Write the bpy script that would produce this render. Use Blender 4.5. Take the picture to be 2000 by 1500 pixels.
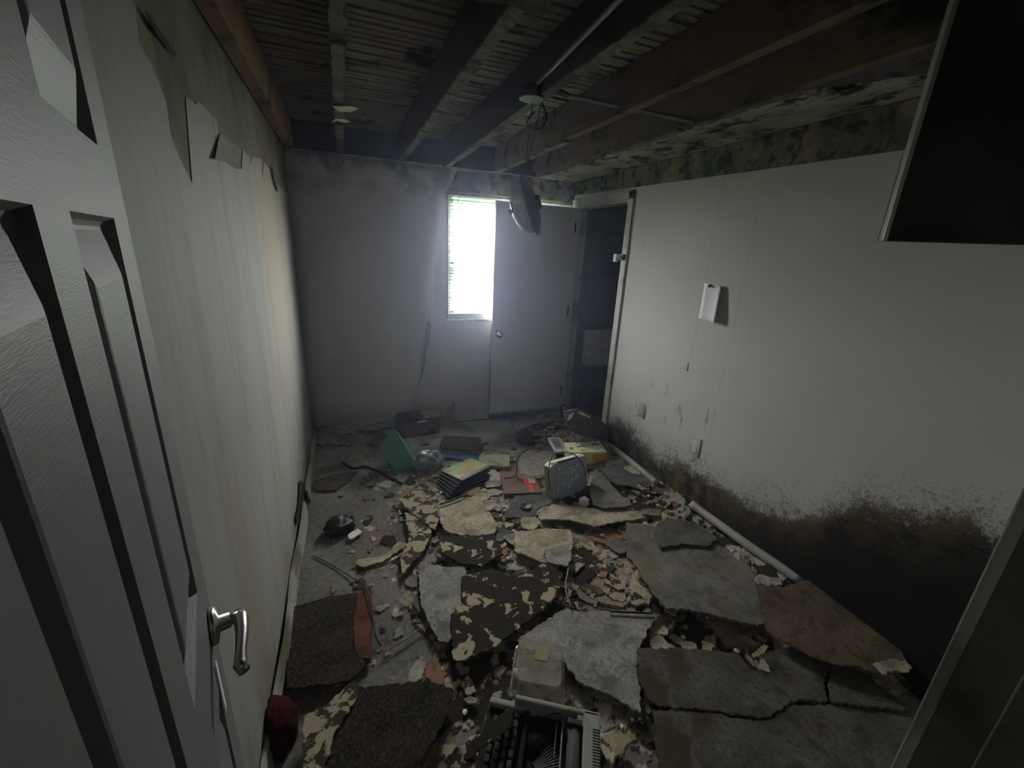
import bpy, bmesh, math, random
from mathutils import Vector, Matrix, noise
from mathutils.geometry import tessellate_polygon
R_ = math.radians
for o in list(bpy.data.objects): bpy.data.objects.remove(o, do_unlink=True)
scn = bpy.context.scene
COL = scn.collection
# ------------------------------------------------------------ camera
F = 824.0; EYE = 1.6
def nz(v): return Vector(v).normalized()
Dv = nz((-332, -280, 824)); Vv = Vector((-130, 2578, 824)); Vv = (Vv - Dv * Vv.dot(Dv)).normalized()
Rv = Vv.cross(Dv)
def w(v): v = Vector(v); return Vector((Rv.dot(v), Dv.dot(v), -Vv.dot(v)))
cam = bpy.data.cameras.new('camera'); camo = bpy.data.objects.new('camera', cam); COL.objects.link(camo)
cx, cy, cz = w((1, 0, 0)), w((0, -1, 0)), w((0, 0, -1))
camo.matrix_world = Matrix(((cx.x, cy.x, cz.x, 0), (cx.y, cy.y, cz.y, 0), (cx.z, cy.z, cz.z, EYE), (0, 0, 0, 1)))
cam.sensor_width = 36; cam.lens = F / 2000 * 36; cam.clip_start = 0.02
scn.camera = camo
# ------------------------------------------------------------ daylight and exposure
scn.view_settings.view_transform = 'Standard'; scn.view_settings.look = 'None'
scn.view_settings.exposure = 0.12; scn.view_settings.gamma = 1.0
wd = bpy.data.worlds.new('overcast_sky'); scn.world = wd; wd.use_nodes = True
bg = wd.node_tree.nodes['Background']; bg.inputs[0].default_value = (0.96, 0.975, 1.0, 1); bg.inputs[1].default_value = 92.0
pl = bpy.data.lights.new('window_portal', 'AREA'); pl.shape = 'RECTANGLE'; pl.size = 1.08; pl.size_y = 1.04
pl.cycles.is_portal = True
plo = bpy.data.objects.new('window_portal', pl); COL.objects.link(plo)
plo.location = (1.345, 3.87, 1.485); plo.rotation_euler = (R_(-90), 0, 0)
hl = bpy.data.lights.new('hall_fill_light', 'AREA'); hl.shape = 'DISK'; hl.size = 0.4; hl.energy = 0.35; hl.color = (1, .97, .88)  # unseen fill light, added behind the camera to brighten the back wall
hlo = bpy.data.objects.new('hall_fill_light', hl); COL.objects.link(hlo); hlo.location = (0.25, -0.75, 2.28)
# ------------------------------------------------------------ pixel -> place (measuring the photograph)
def ray(px, py): return w(((px - 1000) / F, (py - 750) / F, 1))
def PX(px, py, x): r = ray(px, py); return Vector((0, 0, EYE)) + r * (x / r.x)
def PY(px, py, y): r = ray(px, py); return Vector((0, 0, EYE)) + r * (y / r.y)
def PZ(px, py, z=0.0): r = ray(px, py); return Vector((0, 0, EYE)) + r * ((z - EYE) / r.z)
# ------------------------------------------------------------ node helpers
class NT:
    def __init__(s, name, rough=.8, metal=0.0, spec=.3):
        s.m = bpy.data.materials.new(name); s.m.use_nodes = True; s.t = s.m.node_tree; s.n = s.t.nodes; s.l = s.t.links
        s.b = s.n['Principled BSDF']; s.b.inputs['Roughness'].default_value = rough
        s.b.inputs['Metallic'].default_value = metal; s.b.inputs['Specular IOR Level'].default_value = spec
        s.tc = s.n.new('ShaderNodeTexCoord'); s.sep = None
    def put(s, sock, v):
        if isinstance(v, bpy.types.NodeSocket): s.l.new(v, sock)
        elif isinstance(v, tuple) and len(v) == 3 and sock.type == 'RGBA': sock.default_value = (*v, 1)
        else: sock.default_value = v
    def xyz(s, i):
        if not s.sep: s.sep = s.n.new('ShaderNodeSeparateXYZ'); s.l.new(s.tc.outputs['Object'], s.sep.inputs[0])
        return s.sep.outputs[i]
    def vec(s, sc=(1, 1, 1), off=(0, 0, 0)):
        m = s.n.new('ShaderNodeMapping'); s.l.new(s.tc.outputs['Object'], m.inputs[0])
        m.inputs['Scale'].default_value = sc; m.inputs['Location'].default_value = off; return m.outputs[0]
    def noise(s, scale, sc=(1, 1, 1), off=(0, 0, 0), det=6, rough=.6, dist=0.0):
        n = s.n.new('ShaderNodeTexNoise'); s.l.new(s.vec(sc, off), n.inputs['Vector'])
        n.inputs['Scale'].default_value = scale; n.inputs['Detail'].default_value = det
        n.inputs['Roughness'].default_value = rough; n.inputs['Distortion'].default_value = dist; return n.outputs[0]
    def voro(s, scale, sc=(1, 1, 1), feat='F1', off=(0, 0, 0)):
        n = s.n.new('ShaderNodeTexVoronoi'); n.feature = feat; s.l.new(s.vec(sc, off), n.inputs['Vector']); n.inputs['Scale'].default_value = scale
        return n.outputs['Distance']
    def math(s, op, a, b=0.0, c=0.0):
        n = s.n.new('ShaderNodeMath'); n.operation = op
        s.put(n.inputs[0], a); s.put(n.inputs[1], b); s.put(n.inputs[2], c); return n.outputs[0]
    def step(s, v, lo, hi):
        n = s.n.new('ShaderNodeMapRange'); n.interpolation_type = 'SMOOTHSTEP'; s.put(n.inputs[0], v)
        s.put(n.inputs[1], lo); s.put(n.inputs[2], hi); return n.outputs[0]
    def ramp(s, v, stops):
        n = s.n.new('ShaderNodeValToRGB'); s.l.new(v, n.inputs[0]); e = n.color_ramp.elements
        while len(e) < len(stops): e.new(.5)
        for i, (p, c) in enumerate(stops):
            e[i].position = p; e[i].color = (*c, 1) if isinstance(c, tuple) else (c, c, c, 1)
        return n.outputs[0]
    def mix(s, f, a, b):
        n = s.n.new('ShaderNodeMix'); n.data_type = 'RGBA'
        s.put(n.inputs[0], f); s.put(n.inputs[6], a); s.put(n.inputs[7], b); return n.outputs[2]
    def fcurve(s, v, pts):
        n = s.n.new('ShaderNodeFloatCurve'); s.l.new(v, n.inputs[1]); c = n.mapping.curves[0]
        while len(c.points) < len(pts): c.points.new(.5, .5)
        for i, p in enumerate(pts): c.points[i].location = p; c.points[i].handle_type = 'AUTO'
        n.mapping.update(); return n.outputs[0]
    def bump(s, h, st=.3, dist=.01):
        n = s.n.new('ShaderNodeBump'); s.put(n.inputs['Height'], h); n.inputs['Strength'].default_value = st
        n.inputs['Distance'].default_value = dist; s.l.new(n.outputs[0], s.b.inputs['Normal'])
    def out(s, c): s.put(s.b.inputs['Base Color'], c); return s.m
def simple(name, c, rough=.6, metal=0.0, var=.25, sc=20, dirt=None, bump=.1):
    t = NT(name, rough, metal, .3 if rough < .6 else .1)
    n = t.noise(sc); col = t.mix(n, tuple(x * (1 - var) for x in c), tuple(min(1, x * (1 + var)) for x in c))
    if dirt: col = t.mix(t.step(t.noise(sc * .3, off=(3, 1, 2)), .5, .62), col, dirt)
    if bump: t.bump(n, bump, .003)
    return t.out(col)
# ---------------------------------------------------------------- materials
def m_right_wall():
    t = NT('right_wall_paint', .75)
    Y, Z = t.xyz(1), t.xyz(2)
    n1, n2 = t.noise(2.2), t.noise(60, det=3)
    base = t.mix(n1, (.43, .43, .415), (.53, .53, .51))
    base = t.mix(t.math('MULTIPLY', t.step(n2, .35, .8), .16), base, (.36, .36, .33))
    # mould line height along the wall
    h = t.fcurve(t.math('DIVIDE', Y, 4.0), [(0, .84), (.13, .82), (.17, .75), (.225, .66), (.285, .44), (.36, .36), (.45, .35), (.53, .28), (.655, .35), (.69, .30), (1, .28)])
    nA, nB, nC = t.noise(7, det=9, rough=.72), t.noise(38, det=7, rough=.75), t.noise(3, off=(5, 5, 5))
    d = t.math('SUBTRACT', h, Z)                                   # positive below the line
    dn = t.math('ADD', d, t.math('MULTIPLY', t.math('SUBTRACT', nA, .5), .42))
    dn = t.math('ADD', dn, t.math('MULTIPLY', t.math('SUBTRACT', nB, .5), .16))
    core = t.step(t.math('ADD', dn, t.math('MULTIPLY', t.math('SUBTRACT', t.noise(130, det=4, rough=.8), .5), .22)), -.04, .09)
    halo = t.math('MULTIPLY', t.step(dn, -.20, .03), t.step(t.noise(75, det=6, rough=.8), .50, .60))
    gold = t.mix(nB, (.045, .035, .016), (.16, .13, .065))
    brown = t.mix(t.step(nA, .44, .60), (.018, .015, .011), gold)
    deep = t.mix(t.math('MULTIPLY', t.step(t.math('ADD', d, t.math('MULTIPLY', t.math('SUBTRACT', nA, .3), .9)), .22, .55), t.step(Y, 1.9, 1.2)), brown, (.008, .007, .006))
    c = t.mix(t.math('MULTIPLY', halo, .8), base, (.05, .05, .035)); c = t.mix(core, c, deep)
    # soot smudges near the outlets
    sm = t.noise(9, sc=(1, 2.4, .8), off=(2, 0, 1)); 
    zone = t.math('MULTIPLY', t.step(Z, .42, .55), t.math('MULTIPLY', t.step(Z, .86, .68), t.math('MULTIPLY', t.step(Y, 1.6, 1.8), t.step(Y, 2.6, 2.4))))
    c = t.mix(t.math('MULTIPLY', zone, t.math('MULTIPLY', t.step(sm, .56, .70), .65)), c, (.10, .10, .12))
    # sheet seams
    for y0, za, zb in ((1.992, .75, 2.1), (1.974, 1.0, 2.1), (1.722, .55, 1.8), (1.735, .6, 1.2), (2.60, 0.9, 2.1)):
        q = t.math('ABSOLUTE', t.math('SUBTRACT', Y, y0))
        s_ = t.math('MULTIPLY', t.step(q, .0035, .0012), t.math('MULTIPLY', t.step(Z, za, za + .1), t.step(Z, zb + .05, zb)))
        s_ = t.math('MULTIPLY', s_, t.step(t.noise(4, sc=(1, 1, 2), off=(0, y0, 0)), .38, .62))
        c = t.mix(t.math('MULTIPLY', s_, .55), c, (.22, .22, .21))
    t.bump(t.math('ADD', t.math('MULTIPLY', n2, .3), t.math('MULTIPLY', core, nB)), .25, .006)
    return t.out(c)
def m_left_sheet():
    t = NT('left_wall_paper', .7)
    s1 = t.noise(2.2, sc=(1, 2.4, .35), det=7, rough=.6); s2 = t.noise(7, sc=(1, 2.6, .16), off=(1, 2, 3), det=8, rough=.62, dist=.4)
    Y, Z = t.xyz(1), t.xyz(2)
    base = t.mix(t.noise(40), (.215, .213, .195), (.275, .272, .25))
    c = t.mix(t.math('MULTIPLY', t.step(s1, .44, .66), .55), base, (.20, .16, .095))
    c = t.mix(t.math('MULTIPLY', t.step(s2, .50, .78), .6), c, (.15, .125, .085))
    yb = t.math('MULTIPLY', t.step(Y, 2.1, 2.4), t.math('MULTIPLY', t.step(Y, 3.2, 2.8), t.step(Z, .6, 1.6)))
    c = t.mix(t.math('MULTIPLY', yb, .45), c, (.37, .285, .17))
    sp = t.math('MULTIPLY', t.step(t.noise(55, det=4), .68, .72), t.step(s1, .4, .6)); c = t.mix(sp, c, (.07, .06, .04))
    low = t.math('MULTIPLY', t.step(Z, .42, .02), t.step(t.noise(5, sc=(1, 2, .6)), .42, .62)); c = t.mix(t.math('MULTIPLY', low, .6), c, (.13, .11, .07))
    t.bump(t.math('ADD', t.math('MULTIPLY', s2, .3), t.math('MULTIPLY', t.noise(60), .2)), .15, .005); return t.out(c)
def m_left_board():
    t = NT('bare_mouldy_board', .9)
    n1 = t.noise(4, sc=(1, 1.5, .8), det=8); n2 = t.noise(10, sc=(1, 2.5, .9), off=(4, 0, 0), det=9, rough=.7)
    c = t.ramp(n1, [(.3, (.10, .09, .058)), (.5, (.16, .14, .095)), (.7, (.22, .185, .125))])
    c = t.mix(t.step(n2, .60, .68), c, (.018, .016, .014)); t.bump(n2, .4, .006); return t.out(c)
def m_back_wall():
    t = NT('back_wall_paint', .8)
    n1, n2 = t.noise(1.6, det=8), t.noise(50)
    c = t.mix(n1, (.52, .51, .49), (.68, .67, .64)); c = t.mix(t.math('MULTIPLY', t.step(n2, .4, .8), .15), c, (.3, .3, .28))
    Z = t.xyz(2); up = t.math('MULTIPLY', t.step(Z, 1.86, 2.14), t.step(t.noise(6, det=9), .40, .62))
    c = t.mix(t.math('MULTIPLY', up, .7), c, (.17, .155, .13))
    c = t.mix(t.math('MULTIPLY', t.step(Z, .3, .1), .4), c, (.2, .19, .16))
    t.bump(t.math('ADD', t.noise(3, det=4, dist=1.2), t.math('MULTIPLY', n2, .1)), .5, .02); return t.out(c)
def m_border():
    t = NT('mouldy_border_paper', .85)
    n1, n2, n3 = t.noise(6, det=8, dist=.4), t.noise(13, off=(1, 5, 2), det=9, dist=.5), t.noise(30, off=(7, 2, 2))
    c = t.ramp(n1, [(.3, (.05, .06, .05)), (.43, (.11, .125, .11)), (.52, (.17, .155, .125)), (.62, (.27, .215, .155)), (.75, (.16, .11, .08))])
    c = t.mix(t.step(n2, .50, .62), c, (.035, .036, .032)); c = t.mix(t.step(n3, .68, .73), c, (.45, .42, .36)); return t.out(c)
def m_wood(name, a, b, dark=(.02, .016, .014), dk=.55, ax=1):
    t = NT(name, .85); sc = [14, 14, 14]; sc[ax] = .7
    g = t.noise(3, sc=tuple(sc), det=8, dist=.4); q = t.noise(3, off=(1, 8, 3), det=8, rough=.65)
    c = t.mix(g, a, b); c = t.mix(t.step(q, dk, dk + .13), c, dark); t.bump(g, .4, .004); return t.out(c)
def m_ceil():
    t = NT('mouldy_plasterboard', .9)
    n1, n2, n3 = t.noise(3, det=8), t.noise(8, sc=(1.4, .8, 1), off=(3, 1, 1), det=10, rough=.7), t.noise(45)
    c = t.ramp(n1, [(.3, (.17, .15, .10)), (.5, (.34, .33, .25)), (.7, (.46, .46, .42))])
    c = t.mix(t.step(n2, .50, .60), c, (.012, .012, .010)); c = t.mix(t.math('MULTIPLY', t.step(n3, .6, .7), .4), c, (.05, .045, .03))
    t.bump(n2, .5, .01); return t.out(c)
def m_floor():
    t = NT('dirty_concrete', .9)
    n1, n2, n3, n4 = t.noise(1.7, det=9), t.noise(9, off=(2, 2, 2), det=10, rough=.68), t.noise(70, det=4), t.noise(4.5, off=(9, 1, 0), det=10, rough=.7, dist=.5)
    c = t.ramp(n1, [(.32, (.085, .076, .062)), (.5, (.165, .155, .135)), (.68, (.25, .24, .215))])
    c = t.mix(t.math('MULTIPLY', t.step(n2, .5, .62), .75), c, (.045, .040, .032))
    c = t.mix(t.step(n4, .60, .66), c, (.33, .31, .27)); c = t.mix(t.step(n3, .70, .75), c, (.42, .40, .36))
    t.bump(t.math('ADD', n2, t.math('MULTIPLY', n3, .3)), .6, .012); return t.out(c)
def m_plaster(name, a, b, stain=(.16, .13, .08), dots=(.09, .085, .075), st=.58, sc=1.0):
    t = NT(name, .97, 0, .08)
    n1, n2, n3, n4 = t.noise(7 * sc, det=8), t.noise(75 * sc, det=6, rough=.85), t.noise(5 * sc, off=(4, 3, 1), det=8), t.noise(22 * sc, off=(0, 7, 0), det=9, rough=.75)
    n5 = t.noise(11 * sc, off=(6, 0, 3), det=10, rough=.72, dist=.4)
    c = t.mix(t.step(n1, .3, .7), a, b); c = t.mix(t.math('MULTIPLY', t.step(n5, .48, .62), .6), c, tuple(x * .42 for x in a)); c = t.mix(t.math('MULTIPLY', t.step(n2, .49, .60), .65), c, dots); c = t.mix(t.math('MULTIPLY', t.step(t.noise(48 * sc, off=(8, 8, 2), det=6, rough=.8), .58, .66), .55), c, tuple(min(.7, x * 1.35) for x in b))
    c = t.mix(t.math('MULTIPLY', t.step(n3, st, st + .1), .8), c, stain); c = t.mix(t.math('MULTIPLY', t.step(n4, .58, .66), .7), c, dots)
    t.bump(t.math('ADD', n4, t.math('MULTIPLY', n2, .4)), .5, .006); return t.out(c)
def m_flaky(name='flaky_board', lo=.555, dark=(.018, .015, .011), light=(.46, .39, .26)):
    t = NT(name, .95, 0, .08)
    n1 = t.noise(13, det=7, rough=.62, dist=.5); n2 = t.noise(90, det=5, rough=.8); n3 = t.noise(28, off=(3, 3, 3), det=5)
    m = t.step(t.math('ADD', n1, t.math('MULTIPLY', t.math('SUBTRACT', n3, .5), .16)), lo, lo + .012)
    dk = t.mix(n3, dark, tuple(x * 2.6 for x in dark)); lt = t.mix(n2, tuple(x * .65 for x in light), light)
    c = t.mix(m, dk, lt); t.bump(t.math('ADD', m, t.math('MULTIPLY', n2, .3)), .8, .006); return t.out(c)
def m_block():
    t = NT('painted_block', .8); b = t.n.new('ShaderNodeTexBrick'); mp = t.vec((1, 1, 1))
    cmb = t.n.new('ShaderNodeCombineXYZ'); t.l.new(t.xyz(0), cmb.inputs[0]); t.l.new(t.xyz(2), cmb.inputs[1]); t.l.new(cmb.outputs[0], b.inputs[0])
    b.inputs['Scale'].default_value = 1; b.inputs['Brick Width'].default_value = .4; b.inputs['Row Height'].default_value = .2; b.inputs['Mortar Size'].default_value = .006
    b.inputs['Color1'].default_value = (.13, .135, .14, 1); b.inputs['Color2'].default_value = (.11, .115, .12, 1); b.inputs['Mortar'].default_value = (.085, .085, .09, 1)
    c = t.mix(t.math('MULTIPLY', t.step(t.noise(5), .5, .7), .5), b.outputs[0], (.10, .10, .09)); t.bump(b.outputs[1], -.3, .01); return t.out(c)
def m_glass():
    m = bpy.data.materials.new('window_glass'); m.use_nodes = True; t = m.node_tree; t.nodes.clear()
    o = t.nodes.new('ShaderNodeOutputMaterial'); a = t.nodes.new('ShaderNodeBsdfTransparent'); g = t.nodes.new('ShaderNodeBsdfGlossy'); x = t.nodes.new('ShaderNodeMixShader')
    g.inputs['Roughness'].default_value = .03; x.inputs[0].default_value = .06
    t.links.new(a.outputs[0], x.inputs[1]); t.links.new(g.outputs[0], x.inputs[2]); t.links.new(x.outputs[0], o.inputs[0]); return m
def m_film(name, c, alpha, rough=.2):
    t = NT(name, rough, 0, .6); n = t.noise(18, det=6); t.b.inputs['Alpha'].default_value = alpha
    t.put(t.b.inputs['Alpha'], t.math('MULTIPLY_ADD', n, .5, alpha - .25)); t.bump(n, .5, .01); return t.out(t.mix(n, tuple(x * .7 for x in c), c))
M = dict(
    rwall=m_right_wall(), lsheet=m_left_sheet(), lboard=m_left_board(), bwall=m_back_wall(), border=m_border(), ceil=m_ceil(), floor=m_floor(), block=m_block(), glass=m_glass(),
    joist=m_wood('brown_joist', (.085, .058, .042), (.23, .155, .11), dk=.49), joistd=m_wood('dark_joist', (.035, .026, .023), (.075, .055, .047)),
    orange=m_wood('orange_joist', (.10, .06, .04), (.34, .18, .085), dk=.50), lath=m_wood('roof_deck', (.10, .085, .066), (.30, .26, .205), dk=.52, ax=0),
    rim=m_wood('rim_wood', (.022, .018, .018), (.05, .04, .038), ax=0), lime=m_plaster('plaster_crust', (.10, .09, .08), (.24, .22, .19)),
    white=simple('white_gloss_paint', (.62, .62, .59), .45, var=.08, sc=8, dirt=(.42, .41, .37), bump=.05),
    casing=simple('casing_paint', (.48, .47, .44), .5, var=.1, sc=12, dirt=(.30, .28, .24)), jamb=simple('jamb_paint', (.20, .20, .175), .6, var=.15, sc=7, dirt=(.11, .10, .08)), mossy=simple('mossy_baseboard', (.30, .29, .24), .7, var=.2, sc=6, dirt=(.12, .11, .07)),
    edge=simple('raw_wood_edge', (.30, .24, .17), .8), vinyl=simple('white_vinyl', (.75, .76, .78), .4, var=.04), slat=simple('blind_slat', (.42, .42, .41), .5, var=.03, bump=0),
    metal=simple('brushed_metal', (.45, .43, .40), .28, 1, var=.1, sc=60), chrome=simple('chrome', (.7, .7, .68), .15, 1, var=.05), dmetal=simple('dull_metal', (.055, .055, .06), .5, .7), conduit=simple('galvanised_conduit', (.20, .20, .21), .5, .6, var=.3, sc=14),
    black=simple('black_plastic', (.012, .012, .014), .65, var=.4), cable=simple('dark_cable', (.03, .03, .028), .6),
    dust=m_plaster('plaster_grey', (.20, .19, .17), (.38, .365, .325), st=.62), beige=m_plaster('plaster_beige', (.28, .235, .16), (.52, .45, .33), stain=(.22, .13, .08), dots=(.13, .11, .08)),
    slabm=m_plaster('gypsum_board', (.13, .12, .098), (.235, .22, .18), dots=(.10, .10, .095), st=.52, sc=.8), slabd=m_plaster('stained_shaded_gypsum', (.075, .068, .050), (.135, .125, .10), stain=(.055, .042, .022), dots=(.03, .028, .024), st=.54, sc=.8), brownb=m_plaster('brown_board', (.10, .075, .05), (.17, .13, .09), stain=(.05, .035, .02), dots=(.04, .03, .02)),  # slabd: stained gypsum, its colour also darkened for weaker light near the camera
    greyb=m_plaster('grey_board', (.08, .077, .07), (.16, .155, .14), stain=(.05, .05, .045), dots=(.05, .05, .048)), flaky=m_flaky(), flaky2=m_flaky('flaky_board_light', .47, (.03, .024, .016), (.42, .36, .25)), dark=m_plaster('rotten_board', (.012, .010, .008), (.035, .028, .020), stain=(.01, .01, .008), dots=(.10, .085, .055)),
    chip=simple('pale_chip', (.72, .70, .64), .9, var=.2), paper=simple('note_paper', (.74, .74, .76), .8, var=.05), blue=simple('sign_blue', (.02, .03, .30), .4, var=.1), signw=simple('sign_white', (.85, .85, .87), .5),
    green=simple('green_plastic', (.11, .34, .25), .45, var=.15, sc=9), card=simple('brown_cardboard', (.16, .12, .08), .9, dirt=(.05, .04, .03)), cream=simple('cream_plastic', (.78, .74, .46), .45, var=.08), orangep=simple('orange_label', (.70, .38, .07), .6, var=.1), bluep=simple('blue_plastic', (.05, .09, .32), .4), greyp=simple('grey_plastic', (.34, .34, .33), .5, dirt=(.2, .2, .18)),
    devm=simple('pale_blue_metal', (.40, .45, .52), .45, .0, var=.1), dev2=simple('beige_case', (.48, .45, .37), .6), type=simple('typewriter_case', (.30, .31, .28), .6, var=.12, dirt=(.18, .18, .15)), roll=simple('platen_rubber', (.06, .065, .055), .6), red=simple('red_cover', (.65, .04, .03), .5, var=.2), redbag=simple('dark_red_fabric', (.03, .002, .004), .95),
    page=simple('page_edges', (.36, .345, .31), .9, sc=80), pvc=simple('grey_pvc', (.34, .33, .30), .5, var=.1, dirt=(.22, .20, .16)), lump=simple('black_bag', (.010, .012, .010), .5, bump=.5), wick=simple('dark_wicker', (.05, .022, .024), .6, var=.5, sc=40, bump=.8), orangeb=m_plaster('rust_board', (.085, .034, .018), (.17, .062, .028), stain=(.05, .03, .02)),
    cloth=simple('grey_cloth', (.27, .25, .21), .95, bump=.4), bag=m_film('grey_bag_film', (.40, .41, .44), .75), tub=m_film('clear_tub', (.44, .41, .32), .55, .12), yel=simple('yellowed_label', (.30, .26, .13), .7), net=m_film('clear_bag', (.45, .42, .38), .22, .1), panel=simple('dark_panel', (.030, .028, .024), .6, var=.5, sc=6, dirt=(.02, .016, .014)), trimm=simple('aluminium_edge', (.28, .28, .25), .35, .5), leaf=simple('hedge_leaf', (.12, .30, .05), .7), grass=simple('lawn', (.14, .26, .07), .9, sc=6), elec=simple('panel_enamel', (.80, .82, .84), .5), pushpin=simple('blue_pin', (.03, .03, .25), .4), lime2=simple('lime_scrap', (.30, .40, .04), .7), glassd=m_film('ribbed_glass', (.55, .60, .66), .55, .12),
    fig1=simple('orange_print', (.60, .18, .05), .5), pgreen=simple('green_print', (.22, .32, .08), .5, dirt=(.22, .10, .05)), purple=simple('purple_print', (.09, .05, .08), .5), tanp=simple('grey_tan_cover', (.36, .345, .29), .6, dirt=(.16, .15, .11)), olive=simple('olive_cover', (.075, .065, .035), .7), picprint=simple('figure_print', (.16, .10, .07), .6, var=.6, sc=60))
# ---------------------------------------------------------------- mesh helpers
def tag(o, label=None, cat=None, group=None, kind=None):
    if label: o['label'] = label
    if cat: o['category'] = cat
    if group: o['group'] = group
    if kind: o['kind'] = kind
    return o
def link(name, me, mat, parent=None, loc=(0, 0, 0), rot=(0, 0, 0), smooth=False):
    o = bpy.data.objects.new(name, me); COL.objects.link(o)
    if mat: me.materials.append(mat)
    if smooth:
        for p in me.polygons: p.use_smooth = True
    o.location = loc; o.rotation_euler = rot
    if parent: o.parent = parent
    return o
def empty(name, loc=(0, 0, 0), rot=(0, 0, 0)):
    o = bpy.data.objects.new(name, None); COL.objects.link(o); o.location = loc; o.rotation_euler = rot; o.empty_display_size = .05; return o
class MB:
    def __init__(s): s.b = bmesh.new()
    def box(s, x0, x1, y0, y1, z0, z1, bev=0.0, rot=None, at=None):
        g = bmesh.ops.create_cube(s.b, size=1)['verts']
        for v in g: v.co = Vector(((v.co.x + .5) * (x1 - x0) + x0, (v.co.y + .5) * (y1 - y0) + y0, (v.co.z + .5) * (z1 - z0) + z0))
        if bev:
            es = list({e for v in g for e in v.link_edges}); r = bmesh.ops.bevel(s.b, geom=es, offset=bev, segments=2, affect='EDGES', profile=.6); g = list({v for f in r['faces'] for v in f.verts} | {v for v in g if v.is_valid})
        if rot:
            m = rot
            for v in g: v.co = m @ v.co
        return s
    def tube(s, pts, r, seg=8, close=False):
        pts = [Vector(p) for p in pts]; rings = []
        for i, p in enumerate(pts):
            a = pts[max(0, i - 1)]; b = pts[min(len(pts) - 1, i + 1)]; d = (b - a).normalized()
            u = d.cross(Vector((0, 0, 1)));
            if u.length < .05: u = d.cross(Vector((0, 1, 0)))
            u.normalize(); v_ = d.cross(u); rr = r[i] if isinstance(r, (list, tuple)) else r
            rings.append([s.b.verts.new(p + (u * math.cos(2 * math.pi * k / seg) + v_ * math.sin(2 * math.pi * k / seg)) * rr) for k in range(seg)])
        for A, B in zip(rings, rings[1:]):
            for k in range(seg): s.b.faces.new((A[k], A[(k + 1) % seg], B[(k + 1) % seg], B[k]))
        s.b.faces.new(rings[0][::-1]); s.b.faces.new(rings[-1]); return s
    def lathe(s, prof, seg=32, mat=None):
        mat = mat or Matrix(); rings = []
        for r, z in prof:
            rings.append([s.b.verts.new(mat @ Vector((r * math.cos(2 * math.pi * k / seg), r * math.sin(2 * math.pi * k / seg), z))) for k in range(seg)])
        for A, B in zip(rings, rings[1:]):
            for k in range(seg): s.b.faces.new((A[k], A[(k + 1) % seg], B[(k + 1) % seg], B[k]))
        return s
    def prism(s, pts, th, d=(0, 0, -1)):
        """solid from a 3-D outline, thickness th along d"""
        d = Vector(d) * th; A = [s.b.verts.new(Vector(p)) for p in pts]; B = [s.b.verts.new(Vector(p) + d) for p in pts]
        n = len(A); tr = tessellate_polygon([[v.co.copy() for v in A]])
        for i, j, k in tr:
            if len({i, j, k}) == 3: s.b.faces.new((A[i], A[j], A[k])); s.b.faces.new((B[k], B[j], B[i]))
        for k in range(n): s.b.faces.new((A[k], B[k], B[(k + 1) % n], A[(k + 1) % n]))
        return s
    def done(s, name, mat, parent=None, loc=(0, 0, 0), rot=(0, 0, 0), smooth=False):
        bmesh.ops.recalc_face_normals(s.b, faces=s.b.faces); me = bpy.data.meshes.new(name); s.b.to_mesh(me); s.b.free()
        return link(name, me, mat, parent, loc, rot, smooth)
def struct(o): o['kind'] = 'structure'; return o
def jag(pts, amp, rnd, n=5):
    out = []
    for i, a in enumerate(pts):
        b = pts[(i + 1) % len(pts)]; L = (b - a).length; k = max(1, min(14, int(L / max(amp * 2.2, .008)))) if n is None else n
        perp = Vector((-(b - a).y, (b - a).x, 0)).normalized() if L else Vector()
        for j in range(k):
            q = a.lerp(b, j / k); out.append(q + perp * rnd.uniform(-amp, amp) * (0 if j == 0 else 1))
    return out
def slab(name, px, z, th, mat, label, cat, amp=.006, seed=1, group=None, tilt=(0, 0), raw=False):
    """a broken board lying on the floor: outline measured on the photograph at height z"""
    rnd = random.Random(seed); P = [PZ(x, y, z) for x, y in px] if not raw else [Vector(p) for p in px]
    c = sum(P, Vector()) / len(P); P = [p - c for p in P]; P = jag(P, amp, rnd, None)
    P = [Vector((p.x, p.y, p.x * tilt[0] + p.y * tilt[1])) for p in P]
    o = MB().prism(P, th).done(name, mat, loc=c); return tag(o, label, cat, group)
# =================================================================== SETTING
hz_ = bpy.data.materials.new('dusty_air'); hz_.use_nodes = True; _t = hz_.node_tree; _t.nodes.clear()
_o = _t.nodes.new('ShaderNodeOutputMaterial'); _v = _t.nodes.new('ShaderNodeVolumeScatter'); _v.inputs['Color'].default_value = (.62, .74, 1, 1)
_v.inputs['Density'].default_value = .022; _v.inputs['Anisotropy'].default_value = .78; _t.links.new(_v.outputs[0], _o.inputs['Volume'])
XL, XR, YB, YN, ZC, ZD = -.34, 1.99, 3.68, .14, 2.20, 2.385
DY0, DY1, DZ = 2.83, 3.645, 1.99          # doorway in the right wall
WX0, WX1, WZ0, WZ1 = .83, 1.87, .985, 2.015
EY0 = -.12; EX0, EX1 = -.135, .585        # entry doorway
struct(MB().box(XL - .12, 3.4, -1.6, 3.9, -.12, 0).done('floor', M['floor']))
struct(MB().box(XL - .12, XL, -1.6, 3.9, 0, ZD + .1).done('wall_left', M['lboard']))
b = MB()
b.box(XL, WX0, YB, YB + .14, 0, ZC + .01); b.box(WX1, 2.02, YB, YB + .14, 0, ZC + .01); b.box(WX0, WX1, YB, YB + .14, 0, WZ0); b.box(WX0, WX1, YB, YB + .14, WZ1, ZC + .01)
struct(b.done('wall_back', M['bwall']))
b = MB()
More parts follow.
